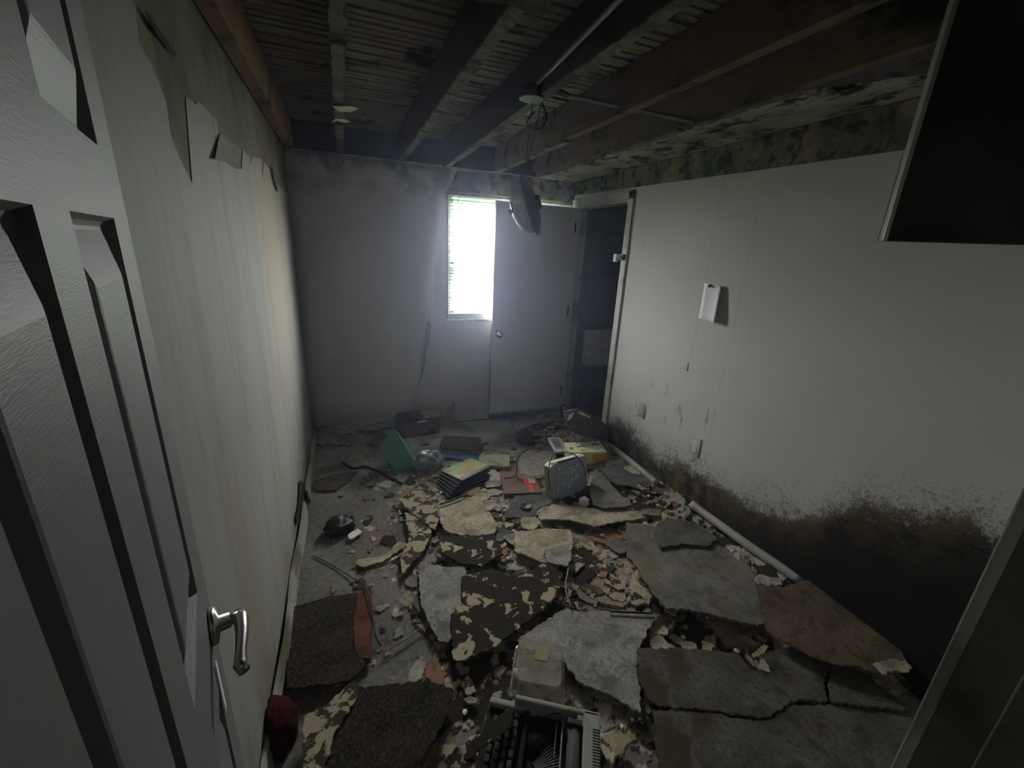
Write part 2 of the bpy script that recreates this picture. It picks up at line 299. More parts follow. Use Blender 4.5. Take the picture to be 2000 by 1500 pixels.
b.box(XR, XR + .12, YN - .26, DY0, 0, ZC); b.box(XR, XR + .12, DY1, YB, 0, ZC); b.box(XR, XR + .12, DY0, DY1, DZ, ZC)
struct(b.done('wall_right', M['rwall']))
b = MB()
b.box(XL, EX0, EY0, YN, 0, ZD); b.box(EX1, XR, EY0, YN, 0, ZD); b.box(EX0, EX1, EY0, YN, 2.04, ZD)
struct(b.done('wall_near', M['white']))
struct(MB().box(XR, 3.4, YB + .02, YB + .2, 0, ZD).done('wall_side_room', M['block']))
struct(MB().box(3.3, 3.4, .1, YB + .02, 0, ZD).done('wall_side_room_far', M['block']))
struct(MB().box(XR + .12, 3.3, .1, .2, 0, ZD).done('wall_side_room_near', M['block']))
b = MB(); b.box(-1.2, 1.7, -1.7, -1.6, 0, ZD); b.box(1.6, 1.7, -1.6, EY0, 0, ZD)
struct(b.done('wall_hall', M['white']))
# roof deck seen between joists, ribbed boards running across
b = MB(); b.box(XL - .12, 3.4, -1.7, 3.9, ZD + .012, ZD + .1)
rnd = random.Random(4); y = -.1
while y < YB:
    d = .048; dz = rnd.uniform(0, .006)
    b.box(XL, XR + .1, y, y + d - .012 - rnd.uniform(0, .004), ZD - .004 + dz, ZD + .02); y += d
struct(b.done('ceiling', M['lath']))
struct(MB().box(XL, 2.02, YB - .002, YB + .2, ZC + .005, ZD + .02).done('trim_1', M['rim']))
# remaining plasterboard ceiling on the right side
P = [(1.99, .16), (1.99, 3.66), (1.60, 3.66), (1.615, 3.4), (1.60, 3.0), (1.63, 2.7), (1.585, 2.3), (1.60, 1.9), (1.58, 1.6), (1.60, 1.35), (1.66, 1.28), (1.78, 1.10), (1.86, .98), (1.90, .6), (1.90, .16)]
P = jag([Vector((x, y, ZC - .004)) for x, y in P], .010, random.Random(3), None)
hole = MB().prism(P, .014, (0, 0, 1)).done('ceiling_board', M['ceil']); tag(hole, 'sagging plasterboard left on the ceiling above the wallpaper border, blotched with black mould', 'ceiling board')
# ---- joists, each its own thing
JW = .047
def joist(name, x, mat, label, grp=None, w_=JW, crust=None, seed=0):
    r = empty(name, (x, 0, ZC)); tag(r, label, 'ceiling joist', grp)
    MB().box(-w_ / 2, w_ / 2, YN, YB, 0, ZD - ZC - .004, .003).done('beam', mat, r)
    if crust:
        rn = random.Random(seed)
        for ya, yb in crust:                       # plaster stuck under the joist
            L = []; n = max(4, int((yb - ya) / .03))
            for k in range(n + 1): L.append(Vector((-w_ / 2 - rn.uniform(-.006, .003), ya + (yb - ya) * k / n, 0)))
            for k in range(n, -1, -1): L.append(Vector((w_ / 2 + rn.uniform(-.008, .005), ya + (yb - ya) * k / n, 0)))
            MB().prism(L, rn.uniform(.007, .012)).done('plaster_crust', M['lime'], r)
    return r
joist('ceiling_joist', XL + .035, M['orange'], 'orange-brown joist running along the top of the left wall', w_=.055)
joist('ceiling_joist', .028, M['joistd'], 'dark joist with pale scabby underside, nearest the left wall in mid ceiling', crust=[(1.2, 1.62), (1.7, 2.35), (2.4, 2.62), (2.75, 3.1)], seed=1)
joist('ceiling_joist', .46, M['joistd'], 'dark joist with a ragged whitish underside, third from the left wall', crust=[(1.15, 1.6), (1.63, 1.95), (1.98, 2.2), (2.25, 2.6), (2.65, 3.4)], seed=2)
joist('ceiling_joist', .81, M['joistd'], 'dark joist carrying the conduit and the old lamp box', crust=[(1.0, 1.55), (2.35, 3.6)], seed=3)
joist('ceiling_joist', 1.22, M['joist'], 'brown joist right of the hanging lamp, ending above the window', crust=[(2.4, 3.6)], seed=4)
joist('ceiling_joist', 1.58, M['joist'], 'brown joist beside the mouldy strip of plasterboard', crust=[(1.3, 1.8), (1.9, 2.5), (2.6, 3.6)], seed=5)
# loose flaps under second joist
for (px, nm, lb) in ((((650, 208), (690, 209), (700, 213), (685, 219), (662, 218)), 'paper_strip', 'upper pale strip of paper hanging crosswise under the second joist'), (((648, 240), (655, 232), (672, 233), (684, 238), (672, 240), (658, 236)), 'paper_strip', 'lower curled pale strip of paper hanging under the second joist')):
    P = [PZ(x, y, ZC - .012) for x, y in px]; c = sum(P, Vector()) / len(P)
    tag(MB().prism([p - c for p in P], .003, (0, 0, 1)).done(nm, M['chip'], loc=c), lb, 'paper scrap')
# plaster lump at the top edge of the picture
P = [PZ(x, y, ZC - .02) for x, y in ((915, -30), (960, -40), (1090, -30), (1075, 12), (1058, 30), (1030, 22), (985, 8), (935, 5))]; c = sum(P, Vector()) / len(P)
tag(MB().prism(jag([p - c for p in P], .006, random.Random(5), None), .02, (0, 0, 1)).done('plaster_chunk', M['lime'], loc=c), 'ragged plaster chunk still clinging under the third joist at the top of the view', 'plaster chunk')
# mouldy wallpaper border
b = MB(); b.prism([Vector((XR, .16, 2.0)), Vector((XR, YB, 2.088)), Vector((XR, YB, 2.195)), Vector((XR, .16, 2.195))], .004, (-1, 0, 0))
bo = b.done('wallpaper_border', M['border']); tag(bo, 'mouldy dark wallpaper border along the top of the right wall', 'wallpaper border')
P = [Vector((.80, YB, 2.00)), Vector((.835, YB, 2.04)), Vector((.86, YB, 2.09)), Vector((.90, YB, 2.18)), Vector((1.2, YB, 2.195)), Vector((1.985, YB, 2.195)), Vector((1.985, YB, 2.00)), Vector((1.5, YB, 2.003))]
bo = MB().prism(P, .004, (0, -1, 0)).done('wallpaper_border', M['border']); tag(bo, 'stained wallpaper border above the window on the back wall', 'wallpaper border')
tag(MB().tube([(XR - .006, .2, 2.197), (XR - .006, 2, 2.198), (XR - .006, YB - .01, 2.196)], .0035, 6).done('ceiling_edge_strip', M['black']), 'thin dark strip along the joint of border and ceiling on the right', 'edge strip')
# ---- left wall paper sheet with torn top edge
E = [(277, 12), (283, 85), (310, 130), (335, 200), (345, 270), (366, 320), (385, 360), (372, 190), (384, 199), (390, 205), (393, 201), (402, 204), (430, 235), (437, 275), (445, 315), (453, 322), (466, 330), (478, 330), (480, 290), (486, 300), (492, 305), (494, 322), (497, 307), (506, 309), (515, 310), (517, 350), (520, 316), (530, 330), (541, 350), (548, 362)]
T = [PX(x, y, XL + .012) for x, y in E]
pts = [Vector((XL + .001, YN, .06)), Vector((XL + .001, YN, 2.1))] + [Vector((XL + .001, YN + .5, 2.16))] + [Vector((XL + .001, p.y, p.z)) for p in T] + [Vector((XL + .001, YB, 1.90)), Vector((XL + .001, YB, .06))]
sh = MB().prism(pts, .0012, (1, 0, 0)).done('wall_sheet', M['lsheet']); tag(sh, 'stained white wall sheet with a torn jagged top, covering the left wall', 'wall sheet')
P = [PX(x, y, XL + .05) for x, y in ((462, 264), (478, 293), (477, 322), (449, 315))]
P[0].x = XL + .004; P[3].x = XL + .012; P[2].x = XL + .035; P[1].x = XL + .04; c = P[3].copy()
tag(MB().prism([p - c for p in P], .0015, (1, 0, .2)).done('paper_flap', M['tanp'], loc=c), 'small triangular flap of paper curling off the top of the left wall', 'paper flap')
for k, px in enumerate((((530, 326), (533, 327), (537, 350), (543, 372), (541, 374), (534, 352)), ((283, 20), (290, 28), (330, 85), (345, 110), (340, 108), (300, 60)))):
    P = [PX(x, y, XL + .01) for x, y in px]; c = P[0].copy()
    tag(MB().prism([p - c for p in P], .0008, (1, 0, 0)).done('wall_crack', M['black'], loc=c), ('thin black split in the left wall by the back corner', 'long black tear at the top of the left wall near the entry door')[k], 'wall tear')
# ---- left baseboard: leaning, broken
for a, bq, nm, lb in ((((.004, 3.66, 0), (.016, 2.62, 0)), None, 'baseboard_left', ''), (((.012, 2.50, 0), (.008, .85, 0)), None, 'baseboard_left_near', '')):
    p, q = Vector(a[0]) + Vector((XL, 0, 0)), Vector(a[1]) + Vector((XL, 0, 0)); n = 10; L = []
    b = MB(); vs = []
    for k in range(n + 1):
        c = p.lerp(q, k / n); c.x += .006 * math.sin(k * 1.3); h = .085 + .006 * math.sin(k * 2.1)
        vs.append([b.b.verts.new(c + Vector((dx, 0, dz))) for dx, dz in ((.012, 0), (.026, 0), (.014, h), (.002, h))])
    for A, B in zip(vs, vs[1:]):
        for k in range(4): b.b.faces.new((A[k], A[(k + 1) % 4], B[(k + 1) % 4], B[k]))
    b.b.faces.new(vs[0][::-1]); b.b.faces.new(vs[-1]); struct(b.done(nm, M['mossy']))
P = [PX(x, y, XL + .012) for x, y in ((585, 938), (592, 942), (597, 960), (592, 1000), (580, 1025), (577, 1010), (583, 985))]; c = P[0].copy()
tag(MB().prism([p - c for p in P], .001, (1, 0, 0)).done('rotten_hole', M['dark'], loc=c), 'black rotted hole at the foot of the left wall where the baseboard is broken', 'hole')
struct(MB().box(.72, 1.95, YB - .014, YB, .0, .125, .003).done('baseboard_back', M['casing']))
# ---- right doorway casing + jamb
b = MB(); cw = .058
b.box(XR - .016, XR + .01, DY0 - cw, DY0 + .004, .0, DZ + cw, .003); b.box(XR - .016, XR + .01, DY0 - cw, YB - .002, DZ, DZ + cw, .003)
b.box(XR, XR + .12, DY0 - .001, DY0 + .018, 0, DZ); b.box(XR, XR + .12, DY1 - .018, DY1 + .001, 0, DZ); b.box(XR, XR + .12, DY0, DY1, DZ - .018, DZ + .001)
struct(b.done('trim_2', M['casing']))
# ---- entry casing (camera stands in this doorway)
b = MB(); e1 = .612
j_ = MB(); j_.box(EX1 - .018, EX1 + .001, EY0, YN - .006, 0, 2.04); j_.box(EX1 - .030, EX1 - .017, EY0, YN - .045, 0, 2.03, .002); struct(j_.done('trim_7', M['jamb']))
b.box(e1, e1 + .05, YN, YN + .017, 0, 2.09, .004); b.box(EX1 - .006, e1 + .006, YN - .002, YN + .010, 0, 2.09, .002)
b.box(EX0, EX0 + .012, EY0, YN - .04, 0, 2.04); b.box(EX0 - .06, EX0, YN, YN + .014, 0, 2.09, .003); b.box(EX0 - .06, e1 + .05, YN, YN + .014, 2.035, 2.09, .003)
struct(b.done('trim_3', M['casing']))
tag(MB().box(XL + .04, XR - .03, YN + .03, YB - .10, .10, ZC - .02).done('dusty_haze', hz_), 'thin bluish haze of dust in the room air, brightest around the window', 'haze', kind='stuff')
# =================================================================== ENTRY DOOR (six panels, open)
ang = R_(13.5); fe = Vector((-.27, .76, 0)); d = Vector((-math.sin(ang), math.cos(ang), 0)); hinge = fe - d * .64
def ZK(o): return 1.9 if o > .02 else 1.0
def panel_door():
    W_, Hh, th = .64, 2.0, .035; b = bmesh.new(); V = {}
    def v(x, z, y=0.0):
        k = (round(x, 4), round(z, 4), round(y, 4))
        if k not in V: V[k] = b.verts.new((x, y, z))
        return V[k]
    xs = [0, .075, .235, .325, .53, W_]; zs = [0, .22, .86, 1.06, 1.60, 1.675, 1.89, Hh]
    for i in range(5):
        for j in range(7):
            x0, x1, z0, z1 = xs[i], xs[i + 1], zs[j], zs[j + 1]
            if i in (1, 3) and j in (1, 3, 5):
                rings = [(0, 0), (.005, -.009), (.010, -.0115), (.014, -.0115), (.030, -.001), (.033, 0)]; prev = None
                for o, dp in rings:
                    r = [v(x0 + o, z0 + o * ZK(o), -dp if dp else 0.0), v(x1 - o, z0 + o * ZK(o), -dp if dp else 0.0), v(x1 - o, z1 - o * ZK(o), -dp if dp else 0.0), v(x0 + o, z1 - o * ZK(o), -dp if dp else 0.0)]
                    if prev:
                        for k in range(4): b.faces.new((prev[k], prev[(k + 1) % 4], r[(k + 1) % 4], r[k]))
                    prev = r
                b.faces.new(prev)
            else: b.faces.new((v(x0, z0), v(x1, z0), v(x1, z1), v(x0, z1)))
    ring = [v(x, 0) for x in xs] + [v(W_, z) for z in zs[1:]] + [v(x, Hh) for x in xs[-2::-1]] + [v(0, z) for z in zs[-2:0:-1]]
    bk = [b.verts.new((q.co.x, th, q.co.z)) for q in ring]
    for k in range(len(ring)): b.faces.new((ring[k], ring[(k + 1) % len(ring)], bk[(k + 1) % len(ring)], bk[k]))
    b.faces.new(bk[::-1]); bmesh.ops.recalc_face_normals(b, faces=b.faces)
    me = bpy.data.meshes.new('door_1'); b.to_mesh(me); b.free(); return me
def m_door():
    t = NT('moulded_door_paint', .5); g = t.noise(5, sc=(7, 7, 60), det=5, dist=1.6, rough=.5); gz = t.noise(5, sc=(60, 7, 4), det=5, dist=1.2)
    c = t.mix(t.noise(5), (.125, .127, .12), (.165, .168, .16)); c = t.mix(t.math('MULTIPLY', t.step(t.noise(3, off=(4, 4, 4)), .55, .7), .4), c, (.13, .135, .11))
    t.bump(g, .13, .004); return t.out(c)
dr = link('door_1', panel_door(), m_door(), loc=hinge + Vector((0, 0, .012)), rot=(0, 0, math.atan2(d.y, d.x))); dr['kind'] = 'structure'
# local x = toward free edge, local -y faces the room
hb = MB(); mt = Matrix.Translation((.58, 0, .945)) @ Matrix.Rotation(R_(90), 4, 'X')
hb.lathe([(0, .0), (.031, 0), (.033, .004), (.030, .010), (.014, .014), (.013, .03), (0, .03)], 24, mt)
h_ = hb.done('handle_rosette', M['metal'], dr, smooth=True)
hb = MB(); hz = .945; hb.tube([(.58, -.010, hz), (.58, -.025, hz), (.58, -.044, hz)], [.011, .010, .010], 14)
hb.tube([(.590, -.043, hz), (.575, -.045, hz), (.54, -.045, hz), (.50, -.041, hz - .001), (.478, -.038, hz - .004), (.466, -.043, hz - .007)], [.009, .0115, .010, .0085, .010, .009], 12)
hb.done('handle_lever', M['metal'], h_, smooth=True)
# bright white streak on the lower stile
tag(MB().box(.528, .546, -.0035, 0, .80, .905, .003).done('white_streak', M['paper'], dr), 'bright white streak')
# =================================================================== SLAB DOOR in front of the window
LY = 3.585; dx0, dx1 = 1.215, 2.015
d2 = MB().box(0, dx1 - dx0, 0, .035, 0, DZ - .03, .0015).done('door_2', None, loc=(dx0, LY, .018)); struct(d2)
def m_flush():
    t = NT('flush_door_paint', .6); X, Z = t.xyz(0), t.xyz(2)
    c = t.mix(t.noise(3), (.56, .56, .55), (.66, .66, .65)); 
    sp = t.step(t.noise(6, off=(2, 0, 5), det=6), .66, .72); c = t.mix(t.math('MULTIPLY', sp, t.step(Z, .7, .3)), c, (.10, .10, .10))
    dr_ = t.noise(7, sc=(9, 1, .25), off=(1, 1, 1), det=4); lo = t.step(t.math('ADD', Z, t.math('MULTIPLY', dr_, -.12)), .03, -.02)
    c = t.mix(lo, c, (.03, .03, .028)); c = t.mix(t.math('MULTIPLY', t.step(t.noise(60), .66, .7), .3), c, (.3, .29, .27)); return t.out(c)
d2.data.materials.append(m_flush())
MB().box(-.004, 0, .0, .036, 0, DZ - .03).done('door_edge', M['edge'], d2)
k_ = MB().lathe([(0, 0), (.033, 0), (.033, .004), (.014, .010), (.012, .024), (.026, .032), (.029, .044), (.024, .055), (.010, .060), (0, .0605)], 28, Matrix.Translation((.058, 0, .842)) @ Matrix.Rotation(R_(90), 4, 'X')).done('door_knob', M['chrome'], d2, smooth=True)
b = MB()
for z in (.2, 1.0, 1.75): b.tube([(.752, -.004, z), (.752, -.004, z + .09)], .007, 10)
b.done('hinge', M['dmetal'], d2)
# =================================================================== WINDOW
b = MB(); yo, yi = YB + .03, YB + .13
b.box(WX0, WX0 + .035, yo, yi, WZ0, WZ1, .003); b.box(WX1 - .035, WX1, yo, yi, WZ0, WZ1, .003); b.box(WX0, WX1, yo, yi, WZ0, WZ0 + .035, .003); b.box(WX0, WX1, yo, yi, WZ1 - .035, WZ1, .003)
wf = struct(b.done('window_1', M['vinyl']))
b = MB(); zm = 1.46
for (za, zb, y0) in ((WZ0 + .03, zm + .02, YB + .05), (zm - .02, WZ1 - .03, YB + .085)):
    b.box(WX0 + .03, WX0 + .065, y0, y0 + .03, za, zb, .002); b.box(WX1 - .065, WX1 - .03, y0, y0 + .03, za, zb, .002); b.box(WX0 + .03, WX1 - .03, y0, y0 + .03, za, za + .035, .002); b.box(WX0 + .03, WX1 - .03, y0, y0 + .03, zb - .035, zb, .002)
b.done('window_sash', M['vinyl'], wf)
MB().box(WX0 + .06, WX1 - .06, YB + .064, YB + .067, WZ0 + .06, zm - .01).done('window_pane', M['glass'], wf)
MB().box(WX0 + .06, WX1 - .06, YB + .099, YB + .102, zm + .01, WZ1 - .06).done('window_pane', M['glass'], wf)
struct(MB().box(WX0 - .012, WX1 + .01, YB - .014, YB + .03, WZ0 - .022, WZ0 - .002, .003).done('trim_4', M['casing']))
b = MB(); b.box(WX0 - .014, WX0 - .001, YB - .006, YB + .02, WZ0, WZ1 + .01); b.box(WX0 - .014, WX1 + .012, YB - .006, YB + .02, WZ1 - .002, WZ1 + .012); struct(b.done('trim_5', M['edge']))
bl = empty('mini_blind', (1.345, YB + .02, WZ1)); tag(bl, 'white horizontal mini blind hanging in the window', 'window blind')
hw = .505
MB().box(-hw, hw, -.012, .014, -.028, -.002, .002).done('head_rail', M['vinyl'], bl)
b = MB(); n = 38
for k in range(n):
    z = -.05 - k * .0245; a = R_(26); pr = []
    for q in (-1, -.33, .33, 1): pr.append((q * .0125 * math.cos(a), q * .0125 * math.sin(a) + .0018 * (1 - q * q)))
    L = [[b.b.verts.new((sx, p[0], z + p[1])) for p in pr] for sx in (-hw, hw)]
    L2 = [[b.b.verts.new((sx, p[0], z + p[1] - .0006)) for p in pr] for sx in (-hw, hw)]
    for j in range(3): b.b.faces.new((L[0][j], L[1][j], L[1][j + 1], L[0][j + 1])); b.b.faces.new((L2[0][j + 1], L2[1][j + 1], L2[1][j], L2[0][j]))
b.done('slats', M['slat'], bl)
MB().box(-hw, hw, -.011, .011, -.998, -.982, .002).done('bottom_rail', M['vinyl'], bl)
b = MB()
for x in (-hw + .10, 0, hw - .1): b.tube([(x, -.013, -.02), (x, -.013, -.99)], .0007, 5)
b.done('ladder_cord', M['vinyl'], bl)
MB().tube([(-hw + .075, -.018, -.02), (-hw + .085, -.02, -.75)], .0028, 6).done('tilt_wand', M['greyp'], bl)
# outside
g = struct(MB().box(-12, 14, 3.95, 30, -.7, -.6).done('ground_outside', M['grass']))
rnd = random.Random(8); b = bmesh.new()
for k in range(900):
    th, ph = rnd.uniform(0, 6.283), rnd.uniform(-.2, 1.5); r = rnd.uniform(.75, 1.0); p = Vector((1.1 * r * math.cos(th) * math.cos(ph), .6 * r * math.sin(th) * math.cos(ph), .75 * r * math.sin(ph)))
    u = Vector((rnd.uniform(-1, 1), rnd.uniform(-1, 1), rnd.uniform(-1, 1))).normalized(); v_ = u.cross(Vector((rnd.uniform(-1, 1), .3, rnd.uniform(-1, 1)))).normalized()
    b.faces.new([b.verts.new(p + u * .07), b.verts.new(p + v_ * .03), b.verts.new(p - u * .07), b.verts.new(p - v_ * .03)])
me = bpy.data.meshes.new('hedge'); b.to_mesh(me); b.free(); tag(link('shrub', me, M['leaf'], loc=(2.7, 7.5, -.6)), 'green shrub outside, seen through the lower part of the window blind', 'shrub')
# =================================================================== BACK WALL PEELING SHEET
EP = [PY(x, y, YB - .02) for x, y in ((871, 392), (866, 420), (858, 470), (848, 530), (842, 590), (836, 640), (831, 700), (822, 745), (812, 780), (795, 800), (770, 812), (735, 824), (700, 832), (655, 832))]
b = MB(); rows = []
for i, p in enumerate(EP):
    t_ = i / (len(EP) - 1); off = .004 + .035 * min(1, t_ * 1.6) ** 1.5; pass
nr, nc = 40, 14
def edge_x(z):
    zs = [(q.z, q.x) for q in EP]
    for (z0, x0), (z1, x1) in zip(zs, zs[1:]):
        if z0 >= z >= z1: return x0 + (x1 - x0) * (z0 - z) / max(1e-6, z0 - z1)
    return zs[0][1] if z > zs[0][0] else zs[-1][1]
for j in range(nr + 1):
    z = .062 + (2.195 - .062) * (j / nr) ** 1.25; ex = edge_x(z) if z < EP[0].z else .80 + .06 * (z - EP[0].z) / .28; r = []
    for i in range(nc + 1):
        s_ = i / nc; x = XL + .001 + (ex - XL - .001) * s_
        bul = .003 + .030 * max(0, 1 - z / 1.9) ** 1.2 * s_ ** 2 + .05 * max(0, 1 - z / .3) ** 2 * s_ + .004 * math.sin(z * 9 + x * 6) * s_
        r.append(b.b.verts.new((x, YB - bul, z)))
    rows.append(r)
for A, B in zip(rows, rows[1:]):
    for i in range(nc): b.b.faces.new((A[i], A[i + 1], B[i + 1], B[i]))
o = b.done('wall_sheet', M['bwall'], smooth=True); md = o.modifiers.new('thickness', 'SOLIDIFY'); md.thickness = .003; md.offset = 1
tag(o, 'grey wall sheet peeling loose on the back wall, left of the window', 'wall sheet')
b = MB(); b.tube([p + Vector((.004, -.012 - .03 * i / 14, 0)) for i, p in enumerate(EP)], .0028, 6)
tag(b.done('sheet_edge', M['vinyl'], smooth=True), 'pale curled edge strip running down the loose sheet left of the window', 'edge strip')
P = [PY(x, y, YB - .045) for x, y in ((835, 628), (842, 636), (838, 670), (832, 700), (826, 740), (822, 738), (827, 690), (831, 650))]; c = P[0].copy()
tag(MB().prism([p - c for p in P], .003, (0, 1, 0)).done('metal_flashing', M['conduit'], loc=c), 'dark metal strip showing in the split below and left of the window', 'metal strip')
# vertical seam left of window
struct(MB().box(.775, .781, YB - .003, YB, 1.0, 1.95).done('trim_6', M['bwall']))
# =================================================================== RIGHT WALL FITTINGS
def plate(name, px, th, mat, label, cat):
    P = [PX(x, y, XR) for x, y in px]; c = sum(P, Vector()) / 4; ys = [p.y for p in P]; zs = [p.z for p in P]
    hy, hz = (max(ys) - min(ys)) / 2 * .9, (max(zs) - min(zs)) / 2 * .93; r = empty(name, (XR, c.y, c.z)); tag(r, label, cat)
    MB().box(-th, 0, -hy, hy, -hz, hz, .0015).done('cover_plate', mat, r); return r, hy, hz
r, hy, hz = plate('wall_outlet', ((1351, 850), (1370, 856), (1365, 893), (1347, 885)), .006, M['casing'], 'double wall outlet low on the right wall, above the mould', 'outlet')
for s in (1, -1):
    so = MB().lathe([(0, 0), (.0165, 0), (.0165, .002), (.0, .0022)], 20, Matrix.Translation((-.006, 0, s * .021)) @ Matrix.Rotation(R_(-90), 4, 'Y')).done('socket', M['cream'], r)
    b = MB(); b.box(-.0092, -.0078, -.008, -.0055, s * .021 - .001, s * .021 + .008); b.box(-.0092, -.0078, .0055, .008, s * .021 - .001, s * .021 + .008); b.box(-.0092, -.0078, -.0018, .0018, s * .021 - .009, s * .021 - .005); b.done('slot', M['black'], so)
MB().lathe([(0, 0), (.003, 0), (.002, .001), (0, .001)], 10, Matrix.Translation((-.006, 0, 0)) @ Matrix.Rotation(R_(-90), 4, 'Y')).done('screw', M['dmetal'], r)
plate('blank_plate', ((1249, 786), (1262, 790), (1259, 819), (1247, 813)), .005, M['greyp'], 'small greyish cover plate on the right wall nearest the doorway', 'wall plate')
plate('blank_plate', ((1331, 705), (1345, 708), (1343, 724), (1330, 720)), .004, M['casing'], 'faint painted-over plate on the right wall above the outlet', 'wall plate')
# latch bracket on casing
lr = empty('latch_bracket', (XR - .016, DY0 - .03, 1.582)); tag(lr, 'black and white latch bracket on the doorway casing', 'latch')
MB().box(-.022, 0, -.018, .06, -.022, .022, .002).done('latch_body', M['dmetal'], lr); MB().box(-.030, -.004, .058, .095, -.036, .022, .002).done('strike_box', M['vinyl'], lr); MB().lathe([(0, 0), (.010, 0), (.009, .008), (0, .009)], 14, Matrix.Translation((-.022, -.002, 0)) @ Matrix.Rotation(R_(-90), 4, 'Y')).done('latch_knob', M['black'], lr)
# note
nr_ = empty('paper_note', (XR, 1.912, 1.46)); tag(nr_, 'blank white paper note pinned to the right wall', 'note')
b = MB(); rows = []
for j in range(9):
    z = .005 - .208 * j / 8; rr = []
    for i in range(7):
        yy = .07 - .14 * i / 6 - .012 * j / 8; curl = .004 + .022 * (j / 8) ** 2 * (1 - i / 6) * .4 + .030 * (i / 6) ** 3 * (.4 + j / 12)
        rr.append(b.b.verts.new((-curl, yy, z - .006 * i / 6)))
    rows.append(rr)
for A, B in zip(rows, rows[1:]):
    for i in range(6): b.b.faces.new((A[i], A[i + 1], B[i + 1], B[i]))
o = b.done('sheet', M['paper'], nr_, smooth=True); md = o.modifiers.new('t', 'SOLIDIFY'); md.thickness = .0006
MB().tube([(0, .022, -.006), (-.012, .020, -.006), (-.024, .014, -.012)], [.003, .008, .006], 10).done('pushpin', M['pushpin'], nr_)
# =================================================================== SIDE ROOM
er = empty('breaker_box', (2.41, YB + .02, .68)); tag(er, 'pale metal electric panel on the block wall in the dark side room', 'electric panel')
pbx = MB().box(-.165, .165, -.09, 0, -.185, .185, .004).done('panel_box', M['elec'], er)
MB().box(-.155, .155, -.096, -.089, .005, .178, .003).done('panel_door', M['elec'], er); MB().box(-.004, .16, -.098, -.089, -.175, -.01, .003).done('panel_door', M['elec'], er); MB().box(.10, .108, -.102, -.096, .08, .14).done('panel_latch', M['black'], er)
for p, lb in ((((2.27, 3.61, .5), (2.27, 3.60, .34), (2.255, 3.59, .30), (2.235, 3.59, .26)), 'short black cord with a plug hanging below the electric panel'), (((2.30, 3.62, .5), (2.34, 3.62, .44), (2.40, 3.62, .43), (2.47, 3.62, .46), (2.52, 3.62, .50)), 'black cable looping under the electric panel'), (((2.49, 3.62, .48), (2.50, 3.61, .35), (2.49, 3.6, .22), (2.53, 3.58, .12), (2.60, 3.55, .05)), 'black cable dropping from the electric panel to the floor')):
    q = [Vector(v_) for v_ in p]; c = q[0].copy(); rr = [.006] * len(q)
    if 'plug' in lb: rr[-1] = .016
    tag(MB().tube([v_ - c for v_ in q], rr, 8).done('power_cable', M['cable'], loc=c), lb, 'cable')
tag(MB().box(-.10, .10, -.10, .10, 0, .20, .006).done('concrete_block', M['greyb'], loc=(2.30, 3.52, 0)), 'loose grey concrete block on the floor of the side room', 'concrete block')
tag(MB().box(-.15, .15, -.12, .12, 0, .14, .006).done('concrete_block', M['dark'], loc=(2.62, 3.42, 0)), 'dark broken block against the side room wall', 'concrete block')
# =================================================================== CEILING LAMP AND CONDUITS
jb = empty('junction_box', (.765, 1.86, 2.20)); tag(jb, 'dark octagonal junction box screwed to the side of a joist', 'junction box')
MB().lathe([(0, 0), (.052, 0), (.054, .004), (.054, .042), (.048, .045), (0, .045)], 8, Matrix.Translation((-.0, 0, -.01))).done('box_body', M['dmetal'], jb)
MB().tube([(.06, -.03, .02), (.11, -.02, .03), (.16, 0, .03)], .012, 8).done('connector', M['dmetal'], jb)
c = PZ(1030, 180, 2.215)
def cable(name, pts, r, mat, lb, cat, seg=8, sub=6):
    P = [Vector(p) for p in pts]; L = []
    for i in range(len(P) - 1):
        p0, p1, p2, p3 = P[max(0, i - 1)], P[i], P[i + 1], P[min(len(P) - 1, i + 2)]
        for k in range(sub):
            t = k / sub; L.append(.5 * ((2 * p1) + (p2 - p0) * t + (2 * p0 - 5 * p1 + 4 * p2 - p3) * t * t + (3 * p1 - p0 - 3 * p2 + p3) * t ** 3))
    L.append(P[-1]); c0 = L[0].copy(); return tag(MB().tube([q - c0 for q in L], r, seg).done(name, mat, loc=c0, smooth=True), lb, cat)
cable('conduit_pipe', [(.768, 1.82, 2.235), (.732, 1.35, 2.235), (.69, .9, 2.235), (.62, .2, 2.235)], .0095, M['conduit'], 'grey conduit running along the joist towards the camera from the lamp box', 'conduit')
cable('conduit_pipe', [(.86, 1.90, 2.24), (1.0, 1.88, 2.236), (1.195, 1.86, 2.226)], .010, M['conduit'], 'grey conduit crossing between the lamp box and the brown joist', 'conduit')
cable('conduit_pipe', [(1.245, 1.855, 2.224), (1.40, 1.83, 2.216), (1.555, 1.80, 2.205)], .010, M['conduit'], 'grey conduit crossing between the two brown joists', 'conduit')
MBo = MB(); 
